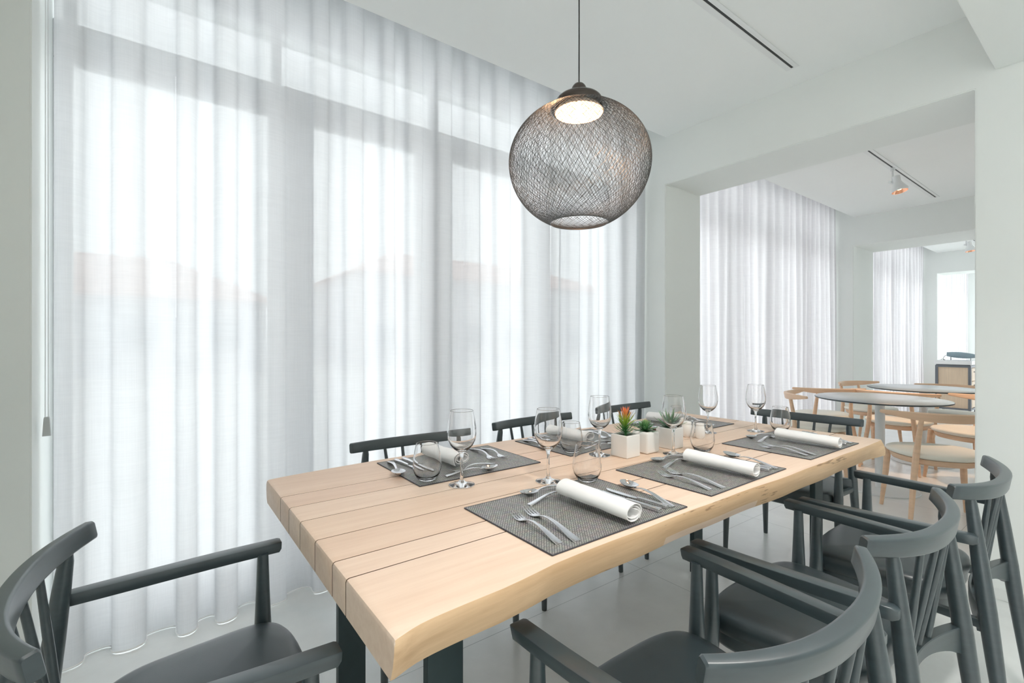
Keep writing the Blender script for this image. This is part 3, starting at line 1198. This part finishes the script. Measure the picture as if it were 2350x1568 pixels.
def lay(key, sx, sy, rot, lx, ly, lrot, z, label, group, pitch=0.0):
    j = rnd.uniform
    lx += j(-0.004, 0.004); ly += j(-0.004, 0.004)
    x = sx + lx * math.cos(rot) - ly * math.sin(rot)
    y = sy + lx * math.sin(rot) + ly * math.cos(rot)
    o = put(P[key], USED, (x, y, z), rot + lrot + j(-0.02, 0.02), label, group)
    if pitch: o.rotation_euler = (pitch, 0, o.rotation_euler[2])
    return o


def ang(dx, dy): return math.atan2(-dx, dy)


WHERE_GLASS = ['on the bare wood in front of the nearest near-side mat', 'beside the white plant pots, in front of the middle near-side mat', 'at the far end, standing left of the last near-side napkin',
               'at the corner of the mat nearest the table\'s left end', 'just left of the red-tipped plant', 'behind the salt and pepper pots']
for i, (sx, sy, rot, where) in enumerate(SETS):
    put(P['mat'], USED, (sx, sy, TOPZ), rot, 'dark woven place mat of the ' + where, 'woven place mats')
    lay('fork2', sx, sy, rot, -0.180, -0.134, ang(0.025, 0.19), MZ, 'outer smaller fork left of the napkin, ' + where, 'forks')
    lay('fork', sx, sy, rot, -0.140, -0.150, ang(0.030, 0.21), MZ, 'larger fork next to the napkin, ' + where, 'forks')
    lay('knife', sx, sy, rot, 0.141, -0.150, ang(-0.008, 0.21), MZ, 'larger knife right of the napkin, ' + where, 'knives')
    lay('knife2', sx, sy, rot, 0.172, -0.142, ang(-0.012, 0.19), MZ, 'smaller knife between big knife and spoon, ' + where, 'knives')
    lay('spoon', sx, sy, rot, 0.190, -0.150, ang(0.050, 0.21), MZ, 'soup spoon at the outer right, ' + where, 'spoons')
    lay('dspoon', sx, sy, rot, 0.118, 0.128, ang(-0.17, 0.018), MZ, 'dessert spoon lying across the top, ' + where, 'spoons')
    lay('dfork', sx, sy, rot, -0.088, 0.080, ang(0.18, 0.020), MZ, 'dessert fork lying across the top, ' + where, 'forks')
    n = lay('napkin', sx, sy, rot, 0.028, -0.046, 0.03, MZ + 0.0028, 'white rolled napkin of the ' + where, 'rolled napkins', pitch=0.0)
    n.rotation_euler = (0.022, 0, n.rotation_euler[2])
glass_xy = [(0.936, 1.068), (1.533, 1.048), (2.230, 1.086), (0.712, 1.193), (1.302, 1.200), (2.02, 1.20)]
tumb_xy = [(1.030, 1.000), (1.652, 1.004), (2.322, 1.018), (0.652, 1.294), (1.252, 1.298), (1.935, 1.30)]
tl = ['tumbler on the top corner of the nearest near-side mat', 'tumbler in front of the salt and pepper pots', 'tumbler at the far end by the last near-side napkin',
      'tumbler nearest the left end of the table, over knife handles', 'tumbler between the two left-hand wine glasses and the plants', 'tumbler of the farthest curtain-side setting']
for i in range(6):
    put(P['wine'], USED, (*glass_xy[i], TOPZ), 0, 'empty wine glass ' + WHERE_GLASS[i], 'wine glasses')
    put(P['tumbler'], USED, (*tumb_xy[i], MZ), 0, 'stemless ' + tl[i], 'tumblers')


# ---------------------------------------------------------------- potted plants
def leaf(bm, base, az, el, length, width, bend, tip0, tip1, lay_, n=6, thick=0.0009):
    """a blade with a keel; 'tip' attribute runs along it"""
    d = Vector((math.cos(az) * math.cos(el), math.sin(az) * math.cos(el), math.sin(el)))
    side = Vector((-math.sin(az), math.cos(az), 0))
    p = Vector(base)
    rings, tips = [], []
    step = length / n
    for i in range(n + 1):
        q = i / n
        up = side.cross(d) * -1
        w = width * (0.55 + 0.9 * q) * (1 - q) ** 0.75 if q < 1 else 0.0
        w = max(w, width * 0.04)
        tk = thick * (1 - 0.8 * q)
        rings.append([p - side * w + up * tk * 1.2, p + up * -tk, p + side * w + up * tk * 1.2, p + up * tk])
        tips.append(lerp(tip0, tip1, q))
        d = (d + Vector((0, 0, bend / n))).normalized()
        p = p + d * step
    before = set(bm.faces)
    vr = loft(bm, rings)
    for r, tv in zip(vr, tips):
        for v in r: v[lay_] = tv
    return vr


def make_pot(bev):
    """hollow square pot, 75 mm, 80 mm tall"""
    bm = bmesh.new()
    w, h = 0.0375, 0.080
    box(bm, -w, w, -w, w, 0, h, bev=bev, seg=4)
    top = [f for f in bm.faces if f.normal.z > 0.99 and f.calc_area() > 0.003]
    r = bmesh.ops.inset_region(bm, faces=top, thickness=0.0045)
    top = [f for f in bm.faces if f.normal.z > 0.99 and f.calc_area() > 0.0025]
    e = bmesh.ops.extrude_face_region(bm, geom=top)
    bmesh.ops.translate(bm, vec=(0, 0, -0.012), verts=[g for g in e['geom'] if isinstance(g, bmesh.types.BMVert)])
    bmesh.ops.delete(bm, geom=top, context='FACES')
    return bm


def plant(name, label, x, y, rz, bev, m, build):
    t = empty(name, (x, y, TOPZ), rz)
    tag(t, label, 'potted plant', 'potted plants in white cubes')
    obj('pot', make_pot(bev), M_ceramic, t, angle=35)
    obj('soil', bbox(-0.031, 0.031, -0.031, 0.031, 0.062, 0.0745, bev=0.003), M_soil, t)
    bm = bmesh.new()
    L = bm.verts.layers.float.new('tip')
    build(bm, L)
    obj('leaves', bm, m, t, angle=80)


def build1(bm, L):
    r = random.Random(5)
    # tall spiky stem: whorls of narrow leaves, red at the top
    tube(bm, [(0, 0, 0.07), (0.002, 0, 0.10), (0.004, 0.002, 0.135)], [0.004, 0.0035, 0.002], 6)
    N = 96
    for i in range(N):
        q = i / (N - 1)
        z = 0.078 + 0.064 * q
        az = i * 2.39996 + r.uniform(-0.2, 0.2)
        el = lerp(-0.02, 1.25, q ** 1.0) + r.uniform(-0.14, 0.14)
        ln = lerp(0.040, 0.054, math.sin(PI * min(1, q * 0.9 + 0.1))) * r.uniform(0.85, 1.15)
        leaf(bm, (0.002 * math.cos(az), 0.002 * math.sin(az), z), az, el, ln, 0.0040, 0.45, max(0, q * 0.80 - 0.02), min(1, q * 0.80 + 0.40 * q + 0.06), L, 5, 0.0006)


def build2(bm, L):
    r = random.Random(9)
    N = 44
    for i in range(N):
        q = i / (N - 1)
        az = i * 2.39996
        el = lerp(0.05, 1.35, q ** 1.1) + r.uniform(-0.06, 0.06)
        ln = lerp(0.052, 0.024, q)
        leaf(bm, (0.004 * math.cos(az) * (1 - q), 0.004 * math.sin(az) * (1 - q), 0.076 + 0.022 * q), az, el, ln, lerp(0.0118, 0.0062, q), 0.25, q * 0.55, q * 0.55 + 0.3, L, 6, 0.0018)


def build3(bm, L):
    r = random.Random(13)
    N = 20
    for i in range(N):
        q = i / (N - 1)
        az = i * 2.39996 + 0.5
        el = lerp(0.18, 1.25, q) + r.uniform(-0.1, 0.1)
        ln = lerp(0.064, 0.078, r.random())
        leaf(bm, (0.004 * math.cos(az), 0.004 * math.sin(az), 0.076 + 0.006 * q), az, el, ln, 0.0095, 0.3, 0.1, 0.9, L, 6, 0.0016)


plant('potted_plant', 'spiky red-tipped plant in the leftmost white cube pot', 1.373, 1.140, 0.02, 0.0035, M_leaf1, build1)
plant('potted_plant', 'low green rosette plant in the middle white cube pot', 1.484, 1.136, 0.0, 0.009, M_leaf2, build2)
plant('potted_plant', 'dark green aloe-like plant in the right white cube pot, behind a wine glass', 1.624, 1.128, 0.0, 0.0035, M_leaf3, build3)


def shaker(x, y, label):
    t = empty('shaker', (x, y, TOPZ))
    tag(t, label, 'shaker', 'salt and pepper pots')
    bm = bmesh.new()
    lathe(bm, [(0.0001, 0), (0.015, 0), (0.0172, 0.0015), (0.0215, 0.012), (0.0240, 0.026), (0.0235, 0.040), (0.0205, 0.051), (0.0182, 0.0555), (0.0186, 0.058), (0.0001, 0.058)], 32)
    obj('body', bm, M_ceramic, t)
    bm = bmesh.new()
    lathe(bm, [(0.0001, 0.0582), (0.0192, 0.0582), (0.0198, 0.0600), (0.0190, 0.0640), (0.0150, 0.0672), (0.008, 0.0688), (0.0001, 0.0692)], 32)
    obj('cap', bm, M_ceramic, t)


shaker(1.862, 1.145, 'white ceramic shaker nearer us, seen through the tumbler')
shaker(1.862, 1.205, 'white ceramic shaker farther back, right of the plants')

# ================================================================ PENDANT LAMP
PX, PY = 1.150, 1.154
t = empty('pendant_lamp', (PX, PY, ZC))
tag(t, 'round black woven thread pendant lamp with a lit bulb above the table', 'lamp')


def zr(a):  # latitude -> (r, z) relative to the ceiling
    return 0.238 * math.cos(a), 1.806 - ZC + (0.199 if a > 0 else 0.222) * math.sin(a)


A0, A1 = math.radians(-66), math.radians(71.5)
bm = bmesh.new()
rt = random.Random(2)
for (slope, cnt, wrap, rad) in ((0.50, 104, 0.85, 0.00064), (0.95, 34, 0.25, 0.00056)):
    for sgn in (-1, 1):
        for k in range(cnt):
            ph0 = 2 * PI * k / cnt + rt.uniform(-0.004, 0.004)
            pts = []
            NSEG = 46
            for i in range(NSEG + 1):
                a = lerp(A0, A1, (i / NSEG) ** 1.15)
                r, z = zr(a)
                # steep over the belly, wrapping round just above the bottom ring
                p = ph0 + sgn * (slope * (a - A0) - wrap * math.exp(-(a - A0) / 0.16))
                pts.append((r * math.cos(p), r * math.sin(p), z))
            tube(bm, pts, rad, 3, cap=False)
for a, rr in ((A0, 0.0016), (A1, 0.0016)):
    r, z = zr(a)
    n = 64
    ringp = [(r * math.cos(2 * PI * i / n), r * math.sin(2 * PI * i / n), z) for i in range(n + 1)]
    tube(bm, ringp, rr, 6, cap=False)
obj('shade', bm, M_thread, t)
ztop = 1.999 - ZC
bm = bmesh.new()
prof = [(0.0745, ztop - 0.004), (0.0760, ztop)]
for i in range(1, 11):
    a = PI / 2 * i / 10
    prof.append((0.0760 * math.cos(a) + 0.0225 * math.sin(a) * (1 if i > 0 else 0), ztop + 0.040 * math.sin(a)))
prof += [(0.0265, ztop + 0.041), (0.0280, ztop + 0.043)]
for i in range(1, 10):
    a = PI / 2 * i / 9
    prof.append((0.0280 * math.cos(a) ** 0.8 if i < 9 else 0.003, ztop + 0.043 + 0.036 * math.sin(a)))
lathe(bm, prof, 40)
obj('cap', bm, M_cap, t)
bm = bmesh.new()
lathe(bm, [(0.080, ztop - 0.022), (0.081, ztop - 0.021), (0.072, ztop - 0.004), (0.055, ztop + 0.012), (0.02, ztop + 0.020), (0.0001, ztop + 0.021)], 40)
lathe(bm, [(0.0815, ztop - 0.0225), (0.0835, ztop - 0.021), (0.0815, ztop - 0.0195)], 40)
obj('reflector', bm, M_reflector, t)
bm = bmesh.new()
lathe(bm, [(0.0001, ztop - 0.042), (0.006, ztop - 0.040), (0.011, ztop - 0.032), (0.012, ztop - 0.022), (0.009, ztop - 0.008), (0.006, ztop + 0.004), (0.006, ztop + 0.018)], 20)
obj('bulb', bm, M_bulb, t)
bm = bmesh.new()
tube(bm, smoothpath([(0, 0, ztop + 0.076), (0.0015, 0.001, ztop + 0.30), (-0.0012, -0.001, ztop + 0.5), (0, 0, -0.012)], 8), 0.0022, 8)
obj('cord', bm, M_cord, t)
bm = bmesh.new()
lathe(bm, [(0.0001, -0.028), (0.012, -0.027), (0.04, -0.016), (0.05, -0.004), (0.05, -0.0005), (0.0001, -0.0005)], 32)
obj('ceiling_canopy', bm, M_cap, t)
ld = bpy.data.lights.new('pendant_bulb_light', 'POINT')
ld.energy = 2.2
ld.color = (1.0, 0.55, 0.28)
ld.shadow_soft_size = 0.02
lo = bpy.data.objects.new('bulb_light', ld)
lo.location = (0, 0, ztop - 0.075)
link(lo, t)


# ================================================================ CEILING TRACKS AND SPOTS
def track(name, x0, x1, y, label):
    t = empty(name, ((x0 + x1) / 2, y, ZC))
    tag(t, label, 'track light rail', 'recessed ceiling tracks')
    h = (x1 - x0) / 2
    bm = bmesh.new()
    for (a, b) in ((-0.034, -0.009), (0.004, 0.034)):
        box(bm, -h, h, a, b, -0.0045, -0.0005, bev=0.001, seg=1)
    box(bm, -h, -h + 0.012, -0.009, 0.004, -0.0045, -0.0005)
    box(bm, h - 0.012, h, -0.009, 0.004, -0.0045, -0.0005)
    obj('frame', bm, M_white, t, False)
    obj('slot', bbox(-h + 0.012, h - 0.012, -0.009, 0.004, -0.0025, -0.0004), M_slot, t, False)
    return t


def spot(name, x, y, label, tilt=0.18, energy=30, z=ZC):
    t = empty(name, (x, y, z), 0.3 + PI)
    tag(t, label, 'spotlight', 'white track spotlights')
    bm = bmesh.new()
    lathe(bm, [(0.0001, -0.004), (0.019, -0.004), (0.019, -0.030), (0.014, -0.034), (0.0001, -0.034)], 20)
    box(bm, -0.014, 0.014, -0.008, 0.008, -0.15, -0.03, bev=0.003)
    obj('stem', bm, M_white, t)
    R = Matrix.Rotation(tilt, 4, 'X') @ Matrix.Rotation(-0.10, 4, 'Y')
    piv = Vector((0.0, 0.0, -0.135))

    def place(b):
        bmesh.ops.transform(b, matrix=Matrix.Translation(piv) @ R, verts=b.verts)
        return b
    bm = bmesh.new()
    lathe(bm, [(0.0001, 0.036), (0.0275, 0.036), (0.0275, -0.018), (0.031, -0.026), (0.0605, -0.082), (0.0630, -0.086), (0.0630, -0.112), (0.0585, -0.112), (0.0570, -0.100)], 36)
    bmesh.ops.translate(bm, vec=(0.03, 0.03, 0), verts=bm.verts)
    obj('head', place(bm), M_white, t)
    bm = bmesh.new()
    lathe(bm, [(0.0585, -0.1115), (0.054, -0.100), (0.035, -0.078), (0.018, -0.070), (0.0001, -0.068)], 36)
    bmesh.ops.translate(bm, vec=(0.03, 0.03, 0), verts=bm.verts)
    obj('reflector', place(bm), M_copper, t)
    bm = bmesh.new()
    lathe(bm, [(0.0001, -0.098), (0.014, -0.094), (0.020, -0.084), (0.014, -0.074)], 20)
    bmesh.ops.translate(bm, vec=(0.03, 0.03, 0), verts=bm.verts)
    obj('bulb', place(bm), M_spotbulb, t)
    bm = bmesh.new()
    tube(bm, [(0.010, -0.012, -0.135), (0.024, -0.022, -0.135)], 0.012, 14)
    obj('knob', bm, M_white, t)
    sd = bpy.data.lights.new('spot_beam', 'SPOT')
    sd.energy = energy
    sd.color = (1.0, 0.60, 0.34)
    sd.spot_size = math.radians(62)
    sd.spot_blend = 0.6
    sd.shadow_soft_size = 0.04
    so = bpy.data.objects.new('spot_beam', sd)
    so.matrix_local = Matrix.Translation(piv) @ R @ Matrix.Translation((0.03, 0.03, -0.118))
    link(so, t)


track('ceiling_track', 0.9, 2.935, 1.218, 'white ceiling track with a black slot, above the oak table')
track('ceiling_track', XB1 + 0.25, 6.80, 1.372, 'white ceiling track carrying a spotlight in the second room')
track('ceiling_track', 9.2, 10.8, 1.60, 'small distant ceiling track near the right wall edge')
spot('track_spotlight', 5.335, 1.372, 'nearer white spotlight with a copper glow, under the second room track', energy=65)
spot('track_spotlight', 9.66, 1.60, 'small far white spotlight seen through the second opening', tilt=0.1, energy=35)


def fill_light(x, y, z, energy, label):  # unseen fill lamp, added to brighten the table and floor
    t = empty('fill_light', (x, y, z))
    tag(t, label, 'fill light', 'fill lights added to the low ceiling strip')
    bm = bmesh.new()
    lathe(bm, [(0.078, -0.0005), (0.098, -0.0005), (0.099, -0.004), (0.095, -0.006), (0.080, -0.006), (0.078, -0.0005)], 32)
    obj('ring', bm, M_white, t)
    bm = bmesh.new()
    lathe(bm, [(0.0001, -0.003), (0.079, -0.003)], 32)
    obj('diffuser', bm, M_diff, t)
    ad = bpy.data.lights.new('fill_beam', 'AREA')
    ad.shape = 'DISK'
    ad.size = 0.15
    ad.spread = math.radians(115)
    ad.energy = energy
    ad.color = (1.0, 0.96, 0.92)
    ao = bpy.data.objects.new('fill_beam', ad)
    ao.location = (0, 0, -0.009)
    link(ao, t)


M_diff = emis('fill_diffuser', (1.0, 0.9, 0.8), 3)
fill_light(0.40, 0.10, 2.47, 4.6, 'unseen round fill light added overhead, nearer the left wall')
fill_light(1.60, 0.10, 2.47, 4.6, 'unseen round fill light added overhead, nearer the wide opening')

# ================================================================ ROUND TABLES
def make_round():
    t = empty('round_table')
    t['category'] = 'table'
    bm = bmesh.new()
    lathe(bm, [(0.0001, 0.7245), (0.440, 0.7245), (0.449, 0.728), (0.450, 0.734), (0.4485, 0.7365)], 96, mi=1)
    lathe(bm, [(0.4485, 0.7365), (0.4465, 0.738), (0.0001, 0.738)], 96, mi=0)
    obj('tabletop', bm, [M_rtop, M_redge], t)
    bm = bmesh.new()
    lathe(bm, [(0.0001, 0.010), (0.0335, 0.010), (0.0335, 0.70), (0.0001, 0.70)], 32)
    lathe(bm, [(0.0001, 0.70), (0.10, 0.70), (0.10, 0.724), (0.0001, 0.724)], 32)
    obj('column', bm, M_white, t)
    bm = bmesh.new()
    lathe(bm, [(0.0001, 0.0), (0.255, 0.0), (0.258, 0.003), (0.256, 0.009), (0.245, 0.0105), (0.0001, 0.0125)], 64)
    obj('base', bm, M_white, t)
    return t


RT = make_round()
put(RT, USED, (4.73, 1.30, 0), 0, 'nearer round grey table on a white pedestal, past the wide opening', 'round pedestal tables')
put(RT, USED, (6.11, 1.325, 0), 0, 'farther round grey table, partly hidden by the right wall', 'round pedestal tables')


# ================================================================ PALE WOODEN CHAIRS
def make_beech():
    t = empty('beech_chair')
    t['category'] = 'chair'
    W, D, YE = 0.335, 0.15, -0.10

    def cy(x): return YE - D * (1 - abs(x / W) ** 2.0)
    bm = bmesh.new()
    rings = []
    path, sec = [], []
    N = 34
    for k in range(N + 1):
        s = -1 + 2 * k / N
        x = W * s
        q = 1 - abs(s) ** 2.2
        hh = 0.011 + 0.019 * q
        path.append((x, cy(x), 0.735 - 0.012 - 0.016 * q))
        sec.append(rsect(0.010 + 0.004 * q, hh, 0.007, 3))
    fr = frames(path)
    for i, (p, tt, s_, w_) in enumerate(fr):
        a = -0.22
        s2, w2 = s_ * math.cos(a) + w_ * math.sin(a), w_ * math.cos(a) - s_ * math.sin(a)
        rings.append([p + s2 * x + w2 * y for x, y in sec[i]])
    c0 = sum((Vector(v) for v in rings[0]), Vector()) / len(rings[0])
    c1 = sum((Vector(v) for v in rings[-1]), Vector()) / len(rings[-1])
    rings = [[c0 + (Vector(v) - c0) * 0.5 + Vector((-0.004, 0.004, 0)) for v in rings[0]]] + rings + [[c1 + (Vector(v) - c1) * 0.5 + Vector((0.004, 0.004, 0)) for v in rings[-1]]]
    loft(bm, rings)
    obj('backrest', bm, M_beech, t)
    for s in (-1, 1):
        bm = bmesh.new()
        top = Vector((0.150 * s, cy(0.15) + 0.004, 0.70))
        md = Vector((0.172 * s, -0.185, 0.41))
        bot = Vector((0.225 * s, -0.255, 0))
        tube(bm, smoothpath([top, md, bot], 6), [0.0135, 0.0145, 0.0155, 0.0165, 0.0175, 0.0185, 0.0188, 0.0185, 0.0178, 0.0168, 0.0155, 0.0138, 0.0115], 12)
        obj('leg', bm, M_beech, t)
        bm = bmesh.new()
        tube(bm, [(0.215 * s, 0.16, 0.425), (0.225 * s, 0.17, 0.25), (0.245 * s, 0.19, 0)], [0.021, 0.019, 0.012], 12)
        obj('leg', bm, M_beech, t)

    def outl(a):
        x, y = superell(a, 0.275, 0.235, 2.35)
        q = (y + 0.235) / 0.47
        return x * lerp(0.80, 1.03, q), y
    lv = [(0.88, 0.424), (0.97, 0.432), (1.0, 0.444), (0.985, 0.456), (0.94, 0.464)] + [(f, lambda x, y: 0.468 + 0.006 * (1 - (x / 0.28) ** 2 - (y / 0.24) ** 2)) for f in (0.85, 0.7, 0.5, 0.25, 0.08)]
    b = seat_mesh(outl, lv, 64)
    obj('seat', b, M_cream, t, angle=60)
    lv = [(0.80, 0.385), (0.86, 0.386), (0.90, 0.400), (0.915, 0.424)]
    b = seat_mesh(outl, lv, 64)
    obj('seat_frame', b, M_beech, t, angle=60)
    return t


BC = make_beech()


def beech(cx, cy_, facing_deg, label):
    """cx, cy_: middle of the backrest on plan; facing direction in degrees from +x"""
    a = math.radians(facing_deg)
    put(BC, USED, (cx + 0.22 * math.cos(a), cy_ + 0.22 * math.sin(a), 0), a - PI / 2, label, 'pale wooden chairs at the round tables')


beech(4.07, 0.745, 32, 'pale wooden chair nearest us, back turned, beside the right wall edge')
beech(4.68, 1.97, -66, 'pale wooden chair left of the nearer round table, curved back tip towards us')
beech(5.36, 1.84, 44, 'pale wooden chair behind, its straight-looking back rail left of the round tables')
beech(6.50, 2.08, -105, 'pale wooden chair on the curtain side of the farther round table')
beech(5.43, 1.42, 0, 'pale wooden chair between the two round tables, its back rail behind the nearer tabletop')
beech(5.63, 0.73, 142, 'pale wooden chair right of the nearer round table, facing it, cut by the wall')
beech(6.86, 1.20, 178, 'farthest pale wooden chair, mostly hidden behind the farther round table')

# ================================================================ SIDEBOARD AND PHONE
t = empty('sideboard', (10.72, 1.88, 0))
tag(t, 'pale oak sideboard with a grey steel frame, far back by the wall edge', 'cabinet')
sx0, sx1, sy0, sy1 = -0.24, 0.24, -0.20, 0.24
bm = bmesh.new()
box(bm, sx0 + 0.02, sx1 - 0.02, sy0 + 0.02, sy1 - 0.02, 0.10, 0.79)
obj('body', bm, M_cab, t, False)
bm = bmesh.new()
w = 0.035
for x in (sx0, sx1 - w):
    for y in (sy0, sy1 - w):
        box(bm, x, x + w, y, y + w, 0, 0.80)
for y in (sy0, sy1 - w):
    box(bm, sx0 + 0.002, sx1 - 0.002, y + 0.002, y + w - 0.002, 0.775, 0.809); box(bm, sx0 + 0.002, sx1 - 0.002, y + 0.002, y + w - 0.002, 0.08, 0.11)
for x in (sx0, sx1 - w):
    box(bm, x + 0.003, x + w - 0.003, sy0 + 0.003, sy1 - 0.003, 0.776, 0.8085); box(bm, x + 0.003, x + w - 0.003, sy0 + 0.003, sy1 - 0.003, 0.081, 0.109)
obj('frame', bm, M_cabframe, t, False)
for z0 in (0.13, 0.345, 0.56):
    d = obj('drawer', bbox(sx0 + 0.045, sx1 - 0.045, sy0 - 0.004, sy0 + 0.03, z0, z0 + 0.205, bev=0.003), M_cab, t, False)
    obj('handle', bbox(-0.07, 0.07, sy0 - 0.022, sy0 - 0.003, z0 + 0.14, z0 + 0.15), M_cabframe, d, False)
obj('top', bbox(sx0 - 0.012, sx1 + 0.012, sy0 - 0.012, sy1 + 0.012, 0.823, 0.888, bev=0.003), M_slab, t, False)
obj('spacer', bbox(sx0 + 0.01, sx1 - 0.01, sy0 + 0.01, sy1 - 0.01, 0.81, 0.823), M_cabframe, t, False)
t = empty('desk_terminal', (10.70, 1.84, 0.8885), 0.15)
tag(t, 'blue-grey desk device on thin feet on top of the sideboard', 'device')
bm = bmesh.new()
NW = 10
rings = []
for k in range(13):
    s = k / 12
    y = lerp(0.17, -0.17, s)
    zc = lerp(0.098, 0.072, s)
    h = 0.014 + 0.036 * math.sin(PI * (0.12 + 0.80 * s)) ** 0.7
    hw = 0.11 * (0.75 + 0.25 * math.sin(PI * (0.1 + 0.8 * s)))
    rings.append([(a, y, zc + b) for a, b in rsect(hw, h, h * 0.8, 3)])
loft(bm, rings)
bmesh.ops.recalc_face_normals(bm, faces=bm.faces)
obj('housing', bm, M_device, t)
for (x, y) in ((-0.07, 0.12), (0.07, 0.12), (-0.07, -0.12), (0.07, -0.12)):
    bm = bmesh.new()
    tube(bm, [(x, y, 0.0), (x, y, 0.075)], 0.004, 8)
    obj('foot', bm, M_cabframe, t)
bm = bmesh.new()
tube(bm, smoothpath([(-0.02, 0.16, 0.09), (-0.03, 0.20, 0.06), (-0.05, 0.215, 0.01), (-0.09, 0.19, 0.004), (-0.10, 0.22, 0.02), (-0.08, 0.24, 0.004)], 6), 0.003, 6)
obj('cable', bm, M_cord, t)
